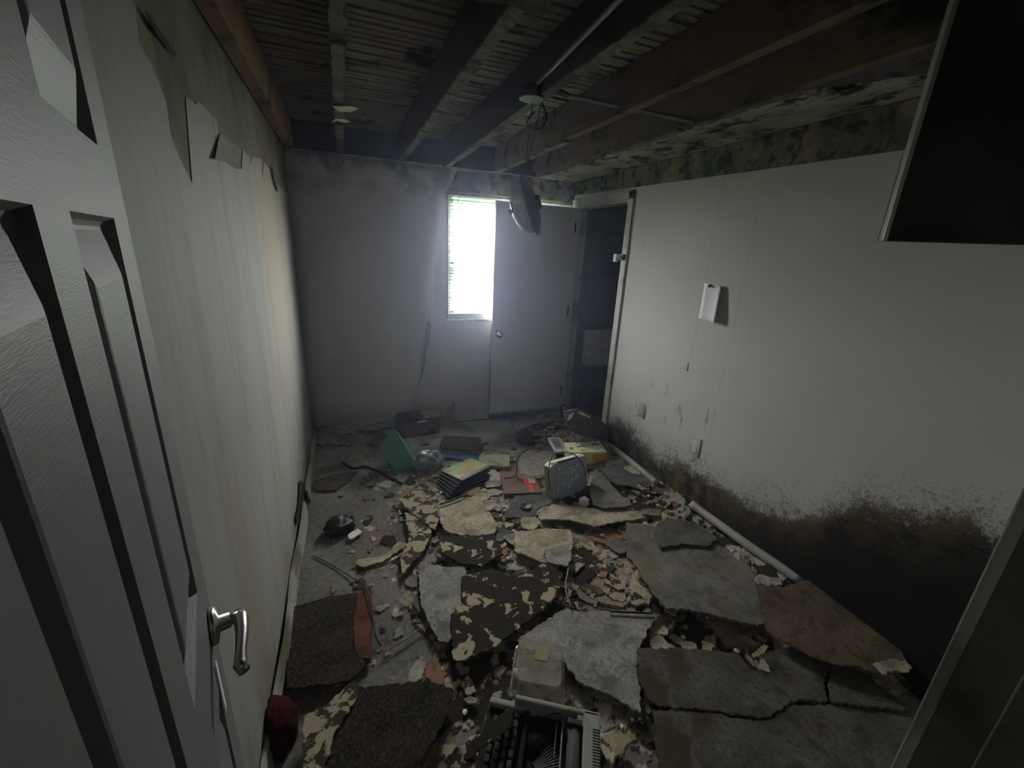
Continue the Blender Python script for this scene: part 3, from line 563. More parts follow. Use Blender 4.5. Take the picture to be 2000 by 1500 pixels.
# hanging lamp: shallow metal pan with a ribbed glass dome, hanging nearly edge-on
LC = Vector((.83, 1.95, 1.80))
axis = Vector((-.80, .49, -.33)).normalized()     # dome opens this way
rotm = axis.to_track_quat('Z', 'Y').to_matrix().to_4x4()
lamp = empty('hanging_lamp', LC); lamp.rotation_euler = rotm.to_euler(); tag(lamp, 'broken ceiling lamp dangling by its wires in front of the window', 'ceiling lamp')
MB().lathe([(0, -.045), (.03, -.045), (.035, -.030), (.09, -.022), (.130, -.006), (.140, .004), (.142, .007), (.136, .005), (.10, -.012), (0, -.02)], 48).done('lamp_pan', M['dmetal'], lamp, smooth=True)
b = MB(); prof = [(.115, .004), (.118, .02), (.112, .045), (.095, .068), (.065, .085), (.03, .092), (.0, .093)]; rings = []; seg = 96
for r0, z0 in prof:
    rings.append([b.b.verts.new(((r0 * (1 + .018 * (k % 2))) * math.cos(2 * math.pi * k / seg), (r0 * (1 + .018 * (k % 2))) * math.sin(2 * math.pi * k / seg), z0)) for k in range(seg)])
for A, B in zip(rings, rings[1:]):
    for k in range(seg): b.b.faces.new((A[k], A[(k + 1) % seg], B[(k + 1) % seg], B[k]))
b.done('glass_shade', M['glassd'], lamp)
MB().lathe([(.0, .112), (.008, .110), (.012, .10), (.008, .092), (.0, .09)], 14).done('finial', M['chrome'], lamp, smooth=True)
MB().lathe([(.116, .000), (.121, .003), (.121, .008), (.116, .010)], 48).done('shade_rim', M['chrome'], lamp, smooth=True)
top = LC + Vector((.0, .0, .15))
cable('lamp_wire', [(.77, 1.86, 2.18), (.772, 1.88, 2.08), (.79, 1.93, 1.97), tuple(top + Vector((.01, 0, -.03)))], .0018, M['black'], 'left one of the two thin wires holding the broken lamp', 'wire')
cable('lamp_wire', [(.81, 1.86, 2.18), (.803, 1.89, 2.08), (.797, 1.93, 1.97), tuple(top + Vector((.015, 0, -.03)))], .0018, M['black'], 'right one of the two thin wires holding the broken lamp', 'wire')
cable('loose_wire', [(.83, 1.90, 2.20), (.87, 1.93, 2.16), (.86, 1.95, 2.12), (.81, 1.95, 2.11), (.78, 1.93, 2.13), (.80, 1.90, 2.16)], .004, M['black'], 'coil of black wire sagging under the lamp box', 'wire')
# =================================================================== HANGING DARK PANEL (upper right)
pd = Vector((.66, -.75, 0)).normalized(); hp = empty('hanging_board', (1.249, .70, 1.664), (0, 0, math.atan2(pd.y, pd.x))); tag(hp, 'dark brown board hanging from the ceiling at the upper right, with an aluminium edge', 'hanging board')
MB().box(.004, .56, 0, .034, 0, .52, .002).done('board', M['panel'], hp); MB().box(-.004, .005, -.002, .040, 0, .52, .001).done('edge_trim', M['trimm'], hp); MB().box(-.006, -.002, .038, .042, 0, .20).done('trim_lip', M['chrome'], hp)
MB().lathe([(0, 0), (.009, 0), (.010, .003), (.007, .007), (0, .0075)], 20, Matrix.Translation((.037, 0, .018)) @ Matrix.Rotation(R_(90), 4, 'X')).done('bolt', M['black'], hp)
# =================================================================== FLOOR DEBRIS
# rubble bank along right wall and fine rubble over the floor: nobody could count it
b = bmesh.new(); nx, ny = 330, 450
def sm(a, c, x): t = max(0, min(1, (x - a) / (c - a))); return t * t * (3 - 2 * t)
def hsh(i, j, k): q = math.sin(i * 127.1 + j * 311.7 + k * 74.7) * 43758.5453; return q - math.floor(q)
def cells(x, y, sc, sd):
    """jittered-grid cell under a point: id, distance to the border, offset from its seed"""
    x *= sc; y *= sc; ix, iy = math.floor(x), math.floor(y); best = [(9, 0, 0, 0, 0), (9, 0, 0, 0, 0)]
    for i in (ix - 1, ix, ix + 1):
        for j in (iy - 1, iy, iy + 1):
            px, py = i + hsh(i, j, sd), j + hsh(i, j, sd + 5); dd = (px - x) ** 2 + (py - y) ** 2
            if dd < best[0][0]: best = [(dd, i, j, x - px, y - py), best[0]]
            elif dd < best[1][0]: best[1] = (dd, i, j, 0, 0)
    return best[0], math.sqrt(best[1][0]) - math.sqrt(best[0][0])
def rub0(x, y):
    bank = .085 * sm(1.50, 1.93, x) * sm(.35, .9, y) * (1 - sm(2.95, 3.35, y)) + .04 * sm(1.45, 1.7, x) * sm(2.7, 2.9, y)
    return bank
def rub(x, y): return rub0(x, y) + .012 * sm(.15, .45, x) * sm(.5, .9, y) * (1 - sm(2.6, 2.9, y))
TONE = [(.44, .37, .25), (.50, .44, .33), (.34, .32, .28), (.42, .40, .37), (.24, .17, .11), (.035, .028, .02), (.30, .25, .17), (.06, .05, .035), (.40, .33, .22), (.27, .16, .10)]
def rubble(x, y):
    p = Vector((x * 3, y * 3, 0)); lo = noise.fractal(p, 1.0, 2.0, 3); hi = noise.noise(Vector((x * 55, y * 55, 3))); h2 = noise.noise(Vector((x * 130, y * 130, 8)))
    dens = sm(.02, .5, x + .15 * lo) * sm(.55, .9, y) * (1 - sm(2.45, 2.95, y + .2 * lo)); dens = max(dens, .25 * sm(-.2, .1, x) * (1 - sm(2.9, 3.3, y)), .75 * sm(1.2, 1.6, x) * (1 - sm(3.2, 3.5, y)))
    u, v = x + .012 * noise.noise(Vector((x * 22, y * 22, 1))) + .004 * hi, y + .012 * noise.noise(Vector((x * 22, y * 22, 5))) + .004 * h2
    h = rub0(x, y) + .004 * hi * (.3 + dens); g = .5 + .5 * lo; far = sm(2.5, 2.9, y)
    col = Vector((.13, .12, .10)).lerp(Vector((.30, .285, .25)), max(0, min(1, g + .5 * hi))); col = col.lerp(Vector((.52, .50, .46)), far * max(0, min(1, .55 + lo)))  # far rubble coloured paler to make up for low light beneath the window
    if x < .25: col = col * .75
    dk = noise.fractal(Vector((x * 4 + 7, y * 4, 2)), 1, 2, 4)
    if dens > .3 and dk > .12: col = Vector((.035, .028, .02)); 
    for sc, sd, pr, hm in ((5.5, 1, .42, .016), (11, 2, .55, .012), (22, 3, .45, .009), (42, 4, .30, .006)):
        (dd, i, j, ox, oy), e = cells(u, v, sc, sd)
        if hsh(i, j, sd + 9) < pr * dens * (1.0 if dk < .12 else .5) and e > .07:
            hh = rub0(x, y) + .003 + hm * hsh(i, j, sd + 11) + (ox * (hsh(i, j, sd + 12) - .5) + oy * (hsh(i, j, sd + 13) - .5)) * .030 * 5.5 / sc
            if hh > h:
                h = hh; k = int(hsh(i, j, sd + 14) * 9.99); t_ = TONE[k]; col = Vector(t_) * (.75 + .4 * g + .25 * hi)
    return h - .002, col
grid = []; cols = []
for j in range(ny + 1):
    r = []
    for i in range(nx + 1):
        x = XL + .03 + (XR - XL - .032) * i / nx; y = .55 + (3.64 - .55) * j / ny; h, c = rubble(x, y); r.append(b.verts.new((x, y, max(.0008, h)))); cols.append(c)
    grid.append(r)
for A, B in zip(grid, grid[1:]):
    for i in range(nx): b.faces.new((A[i], A[i + 1], B[i + 1], B[i]))
def m_rubble():
    t = NT('fine_rubble', .95, 0, .1); at = t.n.new('ShaderNodeAttribute'); at.attribute_name = 'tone'
    n2, n3, n4 = t.noise(26, off=(2, 2, 2), det=8, rough=.7), t.noise(110, det=6, rough=.8), t.noise(55, off=(4, 0, 1), det=6, rough=.75)
    c = t.mix(t.math('MULTIPLY', t.step(n2, .5, .66), .6), at.outputs['Color'], (.06, .052, .04)); c = t.mix(t.math('MULTIPLY', t.step(n3, .56, .66), .5), c, (.05, .045, .035)); c = t.mix(t.math('MULTIPLY', t.step(n4, .62, .70), .7), c, (.50, .47, .40))
    t.bump(t.math('ADD', n2, t.math('MULTIPLY', n3, .6)), .7, .006); return t.out(c)
bmesh.ops.recalc_face_normals(b, faces=b.faces); me = bpy.data.meshes.new('rubble'); b.to_mesh(me); b.free()
ca = me.color_attributes.new('tone', 'FLOAT_COLOR', 'POINT'); ca.data.foreach_set('color', [q for c in cols for q in (max(0, c.x), max(0, c.y), max(0, c.z), 1.0)])
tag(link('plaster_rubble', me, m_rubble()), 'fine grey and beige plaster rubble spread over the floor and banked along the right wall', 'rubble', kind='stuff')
S = slab
S('plasterboard_slab', [(1222, 1020), (1290, 1028), (1350, 1022), (1385, 1045), (1420, 1070), (1450, 1090), (1472, 1120), (1482, 1165), (1492, 1215), (1480, 1222), (1440, 1212), (1390, 1200), (1340, 1190), (1300, 1188), (1275, 1160), (1250, 1115), (1225, 1085)], .085, .013, M['slabm'], 'large grey speckled plasterboard slab beside the middle of the grey pipe', 'plasterboard slab', seed=2)
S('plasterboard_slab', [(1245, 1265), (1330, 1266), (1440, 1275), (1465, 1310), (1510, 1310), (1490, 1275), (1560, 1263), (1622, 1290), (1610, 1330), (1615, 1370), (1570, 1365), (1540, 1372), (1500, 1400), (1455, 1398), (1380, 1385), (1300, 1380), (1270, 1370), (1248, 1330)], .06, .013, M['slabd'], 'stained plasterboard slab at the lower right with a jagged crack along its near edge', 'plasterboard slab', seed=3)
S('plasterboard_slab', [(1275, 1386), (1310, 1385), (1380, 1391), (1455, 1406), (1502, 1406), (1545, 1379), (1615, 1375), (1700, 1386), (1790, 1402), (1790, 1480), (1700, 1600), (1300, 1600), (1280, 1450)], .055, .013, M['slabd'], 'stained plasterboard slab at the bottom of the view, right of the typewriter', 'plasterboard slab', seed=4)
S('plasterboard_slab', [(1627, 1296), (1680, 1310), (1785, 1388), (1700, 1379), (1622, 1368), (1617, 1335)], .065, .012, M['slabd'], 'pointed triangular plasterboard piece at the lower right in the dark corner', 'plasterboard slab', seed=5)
S('brown_sheet', [(1480, 1140), (1530, 1150), (1565, 1140), (1610, 1140), (1660, 1185), (1720, 1215), (1750, 1245), (1765, 1285), (1780, 1305), (1740, 1312), (1710, 1310), (1680, 1295), (1640, 1290), (1580, 1270), (1500, 1225), (1490, 1190)], .13, .008, M['brownb'], 'brown rotten board with a pale torn tip, by the right wall below the pipe end', 'rotten board', seed=6, tilt=(.10, .03))
S('pale_torn_edge', [(1700, 1296), (1740, 1286), (1768, 1290), (1782, 1304), (1776, 1312), (1745, 1307), (1725, 1316)], .138, .006, M['beige'], 'pale torn lip at the tip of the brown rotten board', 'torn paper', seed=7)
S('plasterboard_slab', [(1285, 1022), (1310, 1012), (1355, 1018), (1400, 1050), (1385, 1066), (1330, 1062), (1290, 1070), (1278, 1045)], .10, .010, M['greyb'], 'dark grey speckled board piece overlapping the big slab near the pipe', 'plasterboard slab', seed=8)
S('plasterboard_slab', [(1172, 916), (1200, 905), (1238, 900), (1268, 905), (1300, 935), (1312, 948), (1296, 965), (1262, 960), (1235, 950), (1200, 945)], .09, .010, M['greyb'], 'dark grey board behind the beige chunks, right of the cream box', 'plasterboard slab', seed=9)
S('plasterboard_slab', [(1152, 958), (1160, 915), (1178, 925), (1210, 965), (1235, 985), (1215, 990), (1180, 992), (1158, 985)], .07, .010, M['slabm'], 'grey board piece directly right of the perforated metal case', 'plasterboard slab', seed=10)
S('plasterboard_slab', [(1010, 1250), (1060, 1215), (1105, 1188), (1140, 1195), (1200, 1192), (1288, 1198), (1262, 1235), (1243, 1290), (1250, 1350), (1250, 1392), (1200, 1362), (1130, 1330), (1100, 1290), (1030, 1265)], .045, .010, M['dust'], 'pale dusty plasterboard sheet above the clear tub', 'plasterboard slab', seed=11)
S('plasterboard_slab', [(820, 1098), (870, 1108), (905, 1105), (912, 1116), (900, 1150), (903, 1190), (882, 1200), (885, 1235), (875, 1255), (855, 1250), (838, 1215), (822, 1180), (818, 1140)], .04, .010, M['dust'], 'long pale plaster piece left of the dark rotten board, in mid floor', 'plasterboard slab', seed=12)
S('plasterboard_slab', [(850, 990), (885, 975), (935, 968), (948, 990), (972, 1025), (965, 1045), (900, 1045), (868, 1035)], .045, .010, M['beige'], 'beige plaster piece with a rust stain in front of the stack of magazines', 'plasterboard slab', seed=13)
S('plasterboard_slab', [(1005, 1040), (1060, 1032), (1115, 1034), (1120, 1062), (1108, 1098), (1085, 1108), (1040, 1090), (1005, 1075)], .045, .011, M['beige'], 'square beige plaster piece in mid floor below the black disc', 'plasterboard slab', seed=14)
S('plasterboard_slab', [(1052, 992), (1085, 985), (1128, 990), (1160, 992), (1240, 998), (1300, 1000), (1285, 1010), (1220, 1016), (1160, 1028), (1110, 1014), (1055, 1014)], .05, .010, M['beige'], 'long beige plaster strip in front of the perforated metal case', 'plasterboard slab', seed=15)
S('plasterboard_slab', [(1062, 1075), (1105, 1062), (1118, 1085), (1108, 1105), (1070, 1098)], .058, .006, M['dust'], 'lilac-grey plaster flake lying on the square beige piece', 'plasterboard slab', seed=17)
S('rotten_board', [(903, 1125), (960, 1110), (1010, 1128), (1068, 1098), (1100, 1120), (1085, 1165), (1040, 1205), (965, 1265), (900, 1290), (885, 1285), (880, 1200), (902, 1180)], .055, .012, M['flaky'], 'black rotten board with flaking beige paint in the middle of the floor', 'rotten board', seed=19)
S('rotten_board', [(855, 1045), (905, 1048), (965, 1042), (985, 1080), (940, 1105), (895, 1098), (865, 1080)], .05, .010, M['flaky'], 'small dark board with beige flakes behind the black rotten board', 'rotten board', seed=20)
S('rotten_board', [(780, 975), (820, 950), (850, 960), (860, 1000), (850, 1035), (800, 1000)], .045, .010, M['flaky2'], 'beige flaking board piece below the green bin', 'rotten board', seed=21)
S('rotten_board', [(790, 1000), (845, 1010), (840, 1050), (820, 1085), (785, 1120), (782, 1090), (800, 1050)], .04, .010, M['flaky2'], 'narrow flaking board piece left of centre floor', 'rotten board', seed=22)
S('rotten_board', [(690, 1345), (760, 1335), (832, 1330), (886, 1346), (862, 1420), (812, 1510), (760, 1600), (590, 1600), (600, 1500), (650, 1420)], .05, .012, M['dark'], 'blackened rotten board in the bottom left of the floor', 'rotten board', seed=23)
S('plasterboard_slab', [(595, 1400), (640, 1372), (692, 1328), (700, 1345), (690, 1375), (655, 1425), (640, 1480), (610, 1560), (590, 1500)], .062, .009, M['flaky2'], 'beige crumbling strip along the blackened board at the bottom left', 'plasterboard slab', seed=24)
S('rust_board', [(575, 1185), (640, 1165), (700, 1158), (725, 1146), (728, 1200), (724, 1290), (700, 1302), (560, 1335), (552, 1330), (565, 1250)], .03, .010, M['dark'], 'wide dark board by the left baseboard, in front of the black lump', 'board', seed=25, amp=.003)
S('rust_board', [(700, 1158), (724, 1147), (727, 1200), (723, 1285), (694, 1285), (690, 1215)], .034, .004, M['orangeb'], 'rust-orange strip along the right edge of the wide dark board', 'board', seed=26, amp=.002)
S('rotten_board', [(560, 1290), (640, 1270), (700, 1275), (715, 1300), (680, 1330), (560, 1345)], .045, .008, M['dark'], 'small black crumpled board in front of the wide dark board', 'rotten board', seed=27)
S('plaster_sliver', [(690, 1100), (700, 1092), (745, 1085), (785, 1062), (790, 1068), (750, 1095), (712, 1107)], .02, .008, M['beige'], 'long beige plaster sliver on the bare left floor', 'plaster sliver', seed=28)
S('plaster_sliver', [(680, 1043), (700, 1032), (706, 1040), (692, 1050), (681, 1051)], .022, .010, M['chip'], 'short pale chunk touching the black lump', 'plaster sliver', seed=29)
S('brown_sheet', [(612, 938), (655, 925), (700, 920), (680, 940), (655, 958), (612, 958)], .015, .005, M['brownb'], 'flat brown rotten sheet near the left baseboard', 'rotten board', seed=30)
S('floor_tile', [(1005, 965), (1050, 950), (1100, 975), (1052, 992), (1040, 1012), (985, 1010)], .022, .005, M['greyb'], 'dusty grey sheet under the black disc, in front of the red book', 'sheet', seed=31)
# thin wall of random plates
rnd = random.Random(77); tones = ['beige', 'dust', 'slabm', 'flaky2', 'beige', 'brownb', 'greyb', 'flaky2']; names = {'beige': ('beige plaster', 'beige plaster shards'), 'dust': ('pale grey plaster', 'pale grey plaster shards'), 'slabm': ('mottled plaster', 'mottled plaster shards'), 'flaky2': ('flaking painted', 'flaking painted shards'), 'brownb': ('brown rotten', 'brown rotten shards'), 'greyb': ('dark grey', 'dark grey shards')}
LMK = [(*PZ(905,930).to_2d(), 'the fanned magazines'), (*PZ(1110,930).to_2d(), 'the perforated metal case'), (*PZ(665,1030).to_2d(), 'the black bundle'), (*PZ(900,1010).to_2d(), 'the rust-stained beige piece'), (*PZ(1060,1065).to_2d(), 'the square beige plaster piece'), (*PZ(985,1180).to_2d(), 'the black flaking board'), (*PZ(862,1170).to_2d(), 'the long pale plaster piece'), (*PZ(1360,1120).to_2d(), 'the large speckled slab'), (*PZ(1440,1330).to_2d(), 'the cracked lower right slab'), (*PZ(1180,1260).to_2d(), 'the pale dusty sheet'), (*PZ(1050,1320).to_2d(), 'the clear tub'), (*PZ(770,1420).to_2d(), 'the blackened board'), (*PZ(700,1230).to_2d(), 'the rust-orange strip'), (*PZ(1240,935).to_2d(), 'the dark grey board by the pipe'), (*PZ(1175,1000).to_2d(), 'the long beige strip'), (*PZ(1027,990).to_2d(), 'the small black lid'), (*PZ(740,1085).to_2d(), 'the long plaster sliver'), (*PZ(1620,1230).to_2d(), 'the brown rotten board'), (*PZ(1300,920).to_2d(), 'the far length of pipe'), (*PZ(1460,1060).to_2d(), 'the near length of pipe'), (*PZ(815,1060).to_2d(), 'the narrow flaking board'), (*PZ(780,900).to_2d(), 'the green bin')]
placed = 0; tries = 0
while placed < 130 and tries < 4000:
    tries += 1; x = rnd.uniform(.15, 1.86); y = rnd.uniform(.75, 2.75)
    if y > 2.35 and .2 < x < 1.7: continue
    if rnd.random() > .25 + .75 * sm(.1, .5, x): continue
    if .40 < x < .85 and y < 1.25: continue
    rr = rnd.choice([.015, .02, .03, .03, .045, .06, .075]); n = rnd.randint(5, 8); a0 = rnd.uniform(0, 6.28); el = rnd.uniform(.45, 1)
    th = rnd.uniform(.004, .011); hmax = max(rub(x, y), rub(x + rr * .6, y), rub(x - rr * .6, y), rub(x, y + rr * .5), rub(x, y - rr * .5)); z = hmax + th + .002
    P = []
    for k in range(n):
        a = 6.283 * k / n + rnd.uniform(-.25, .25); q = rr * rnd.uniform(.65, 1.1); P.append((x + q * math.cos(a) * math.cos(a0) - el * q * math.sin(a) * math.sin(a0), y + q * math.cos(a) * math.sin(a0) + el * q * math.sin(a) * math.cos(a0), z))
    tn = rnd.choice(tones); nm, gp = names[tn]; lm = min(LMK, key=lambda q: (q[0] - x) ** 2 + (q[1] - y) ** 2); szw = 'tiny' if rr < .025 else ('small' if rr < .045 else 'palm-sized'); sd = ('left of', 'right of')[x > lm[0]] if abs(x - lm[0]) > abs(y - lm[1]) else ('in front of', 'behind')[y > lm[1]]
    S('plaster_shard', P, z, th, M[tn], '%s %s shard %s %s' % (szw, nm, sd, lm[2]), 'shard', amp=.004, seed=placed, group=gp, tilt=(rnd.uniform(-.08, .08), rnd.uniform(-.08, .08)), raw=True); placed += 1
# pale chips
chips = []
for k in range(6):
    b = bmesh.new(); bmesh.ops.create_icosphere(b, subdivisions=1, radius=1)
    for v in b.verts: v.co = Vector((v.co.x * rnd.uniform(.6, 1.2), v.co.y * rnd.uniform(.5, 1), v.co.z * rnd.uniform(.2, .45)))
    me = bpy.data.meshes.new('plaster_chip'); b.to_mesh(me); b.free(); me.materials.append(M['chip']); chips.append(me)
for k in range(240):
    while True:
        x = rnd.gauss(1.0, .5); y = rnd.uniform(.8, 3.55)
        if XL + .08 < x < 1.88: break
    o = bpy.data.objects.new('plaster_chip', chips[k % 6]); COL.objects.link(o); s_ = rnd.choice([.003, .004, .006, .008, .012]) * (1.2 if y < 2.6 else 1)
    o.scale = (s_, s_, s_); o.location = (x, y, max(0, rub(x, y)) + s_ * .25); o.rotation_euler = (0, 0, rnd.uniform(0, 6)); tag(o, 'tiny pale plaster chip scattered over the floor debris', 'plaster chip', 'pale plaster chips')
# ---- grey pipe
cable('grey_pipe', [(1.945, 2.62, .105), (1.935, 2.3, .108), (1.925, 2.02, .105)], .022, M['pvc'], 'far length of grey plastic pipe lying along the foot of the right wall', 'pipe', 16)
cable('grey_pipe', [PZ(1352, 985, .12), PZ(1440, 1050, .12), PZ(1568, 1138, .115)], [.024] * 13, M['pvc'], 'near length of grey plastic pipe lying along the foot of the right wall', 'pipe', 18)
# ---- brown slab in the doorway, leaning
def standing(name, px, y, th, mat, label, cat, amp=.005, seed=1, lean=0, parent=None):
    P = [PY(a, c_, y) for a, c_ in px]; c = sum(P, Vector()) / len(P); zmin = min(p.z for p in P); Q = []
    for p in P: q = p - Vector((c.x, y, zmin)); q.y += q.z * lean; Q.append(q)
    rn = random.Random(seed); L = []
    for i, a in enumerate(Q):
        b_ = Q[(i + 1) % len(Q)]; k = max(1, int((b_ - a).length / .02))
        for j in range(k): L.append(a.lerp(b_, j / k) + Vector((rn.uniform(-amp, amp), 0, rn.uniform(-amp, amp))) * (j > 0))
    return tag(MB().prism(L, th, (0, 1, 0)).done(name, mat, loc=(c.x, y, zmin), parent=parent), label, cat)
bs = standing('brown_slab', [(1110, 808), (1128, 804), (1150, 808), (1175, 820), (1190, 838), (1205, 862), (1192, 864), (1160, 858), (1125, 848), (1110, 838)], 2.72, .03, M['brownb'], 'dark brown slab with torn white paper on top, standing in front of the doorway', 'slab', lean=.12)
standing('torn_paper', [(1108, 822), (1112, 811), (1122, 806), (1118, 815), (1113, 820)], 2.705, .002, M['chip'], 'ragged white paper on the left tip of the dark brown slab', 'torn paper', .002, 2, .12)
standing('torn_paper', [(1128, 806), (1138, 806), (1152, 813), (1154, 817), (1140, 812)], 2.70, .002, M['chip'], 'ragged white paper along the top of the dark brown slab', 'torn paper', .002, 3, .12)
# blue sign
def sign():
    P = [PY(*q, 3.02) for q in ((1096, 790), (1120, 803), (1138, 812), (1136, 850), (1107, 826), (1098, 810))]; c = P[0].copy(); c.z = min(p.z for p in P)
    r = empty('blue_sign', c); tag(r, 'dark blue sign with a white outline leaning behind the brown slab', 'sign')
    MB().prism([p - c for p in P], .006, (0, 1, 0)).done('backing', M['dmetal'], r)
    cc = sum(P, Vector()) / len(P)
    MB().prism([(p - cc) * .86 + cc - c for p in P], .003, (0, -1, 0)).done('white_border', M['signw'], r); MB().prism([(p - cc) * .78 + cc - c for p in P], .005, (0, -1, 0)).done('blue_field', M['blue'], r)
sign()
# twigs and strands by the slab
for i, (p, lb) in enumerate(((((1168, 857, .12), (1190, 870, .11), (1200, 875, .10)), 'pale splinter lying at the foot of the brown slab'), (((1190, 890, .06), (1215, 905, .06), (1228, 915, .07)), 'thin pale splinter right of the cream box'), (((998, 820, .02), (1003, 836, .10), (1012, 848, .10)), 'dark stick handle rising from the round basket'))):
    cable('splinter' if i < 2 else 'basket_stick', [PZ(a, c_, z) for a, c_, z in p], .004, M['beige'] if i < 2 else M['wick'], lb, 'splinter' if i < 2 else 'stick', 6)
# ---- cream box with orange label, covered in debris
def obox(name, corner_px, z, size, rotz, mat, label, cat, bev=.006):
    """thing whose near-left bottom corner stands at the pixel"""
    c = PZ(*corner_px, z); r = empty(name, c, (0, 0, R_(rotz))); tag(r, label, cat)
    MB().box(0, size[0], 0, size[1], 0, size[2], bev).done('body', mat, r); return r
r = obox('cream_case', (1110, 908), .035, (.29, .17, .105), -13, M['cream'], 'cream plastic case with an orange label, covered with plaster bits', 'case', .012)
MB().box(-.003, .303, -.003, .173, .092, .108, .004).done('lid', M['cream'], r); MB().box(.19, .302, -.003, .0, .005, .088).done('orange_label', M['orangep'], r); MB().box(.04, .12, -.0025, 0, .02, .07).done('pale_label', M['chip'], r)
top_z = .035 + .11; c0 = r.location
for k in range(14):
    x0_, y0_ = rnd.uniform(.02, .27), rnd.uniform(.02, .15); ca_ = R_(-13); x = x0_ * math.cos(ca_) - y0_ * math.sin(ca_); y = x0_ * math.sin(ca_) + y0_ * math.cos(ca_); P = []; rr = rnd.uniform(.008, .03)
    for q in range(6): a = q * 1.047; P.append((c0.x + x + rr * rnd.uniform(.5, 1.2) * math.cos(a), c0.y + y + .5 * rr * math.sin(a), top_z + .004 + k * .0008))
    S('plaster_shard', P, 0, .004, M[rnd.choice(['chip', 'dust', 'beige'])], 'small plaster shard lying on the cream case', 'shard', amp=.001, seed=k, group='plaster shards on the cream case', raw=True)
# ---- radio/phone base blue + grey
r = obox('cordless_phone', (1083, 896), .02, (.105, .25, .055), -12, M['bluep'], 'grey topped blue plastic device beside the cream case', 'device', .008)
MB().box(-.006, .111, -.004, .255, .055, .068, .006).done('top_cover', M['chip'], r); MB().box(.015, .09, .03, .22, .067, .071, .002).done('keypad', M['greyp'], r)
b = MB()
for i in range(3):
    for j in range(5): b.box(.018 + i * .018, .031 + i * .018, .06 + j * .022, .076 + j * .022, .0705, .0735, .001)
b.done('buttons', M['conduit'], r); MB().box(.01, .075, -.006, 0, .008, .04).done('front_slot', M['black'], r)
# ---- perforated metal case, standing on its side
def case():
    A = PZ(1080, 979, .01); B = PZ(1166, 946, .03); z0 = .01; dirx = (B - A); dirx.z = 0; L = .31; yaw = math.atan2(dirx.y, dirx.x)
    r = empty('metal_case', A, (R_(-14), 0, yaw)); tag(r, 'old electronic case standing on edge with a pale perforated metal base facing the camera', 'electronic case')
    H_ = .25
    P = [(0, 0, .02), (.0, 0, H_ * .92), (.03, 0, H_), (L * .97, 0, H_), (L, 0, H_ * .93), (L * .985, 0, .045), (L * .86, 0, .012), (L * .5, 0, .0), (.03, 0, 0)]
    MB().prism(P, .075, (0, 1, 0)).done('body', M['dev2'], r)
    P2 = [(x * .86 + .035, -.004, z * .93 + .006) for x, y, z in P]; MB().prism(P2, .005, (0, 1, 0)).done('base_plate', M['devm'], r)
    for x, z in ((.07, .205), (.10, .17), (.14, .165), (.17, .19), (.17, .158), (.195, .172), (.22, .20), (.09, .10), (.115, .082), (.05, .078), (.042, .055), (.17, .11), (.20, .11), (.22, .125), (.14, .065), (.155, .088)):
        MB().lathe([(0, 0), (.0085, 0), (.0075, .002), (0, .0022)], 10, Matrix.Translation((x, -.004, z)) @ Matrix.Rotation(R_(90), 4, 'X')).done('rubber_dot', M['signw'], r)
    b = MB()
    for x, z in ((.075, .19), (.21, .205)): b.lathe([(0, 0), (.004, 0), (0, .002)], 10, Matrix.Translation((x, -.004, z)) @ Matrix.Rotation(R_(90), 4, 'X'))
    b.done('screw_hole', M['black'], r)
    MB().box(.02, L - .03, .012, .03, H_ - .002, H_ + .007, .002).done('white_strip', M['chip'], r); MB().box(.06, L - .07, -.001, .010, H_ - .004, H_ + .002).done('vent_slot', M['black'], r)
    cable('draped_cable', [A + Vector((-.02, .02, .08)), A + Vector((-.03, .04, .2)), A + Vector((.02, .10, .28)), A + Vector((.10, .10, .30)), A + Vector((.16, .05, .30)), A + Vector((.2, -.01, .24)), A + Vector((.25, .02, .12)), A + Vector((.29, .06, .05))], .003, M['cable'], 'thin dark cord draped over the perforated metal case', 'cord', 6)
case()
# ---- red book
def red():
    P = [PZ(x, y, .03) for x, y in ((985, 965), (984, 927), (1050, 925), (1058, 962))]; c = P[0].copy(); u = (P[3] - P[0]); yaw = math.atan2(u.y, u.x); W_ = u.length; H_ = (P[1] - P[0]).length
    r = empty('red_book', c, (0, 0, yaw)); r.location.z = .012; tag(r, 'worn red and brown book lying face up left of the perforated metal case', 'book')
    MB().box(0, W_, 0, H_, 0, .020, .002).done('cover', M['picprint'], r); MB().box(.004, W_ - .002, .003, H_ - .003, .003, .017).done('pages', M['page'], r)
    MB().box(W_ * .62, W_ * .98, H_ * .42, H_ * .98, .020, .0212).done('red_patch', M['red'], r); MB().box(W_ * .70, W_ * .82, H_ * .05, H_ * .4, .020, .0212).done('red_patch', M['red'], r)
    for k in (0, 1):
        w0 = MB().box(W_ * .76, W_ * .92, H_ * (.48 + .25 * k), H_ * (.68 + .25 * k), .0212, .022).done('white_square', M['paper'], r)
        b = MB(); xa, ya = W_ * .80, H_ * (.52 + .25 * k); w1, h1 = W_ * .08, H_ * .12; t_ = w1 * .22
        if k == 0: b.box(xa, xa + t_, ya, ya + h1, .022, .0225); b.box(xa + w1 - t_, xa + w1, ya, ya + h1, .022, .0225); b.box(xa, xa + w1, ya, ya + t_, .022, .0225); b.box(xa, xa + w1, ya + h1 - t_, ya + h1, .022, .0225)
        else: b.box(xa, xa + w1, ya, ya + t_, .022, .0225); b.box(xa, xa + w1, ya + h1 - t_, ya + h1, .022, .0225); b.box(xa + w1 * .4, xa + w1 * .6, ya, ya + h1, .022, .0225)
        b.done('printed_mark', M['black'], w0)
red()
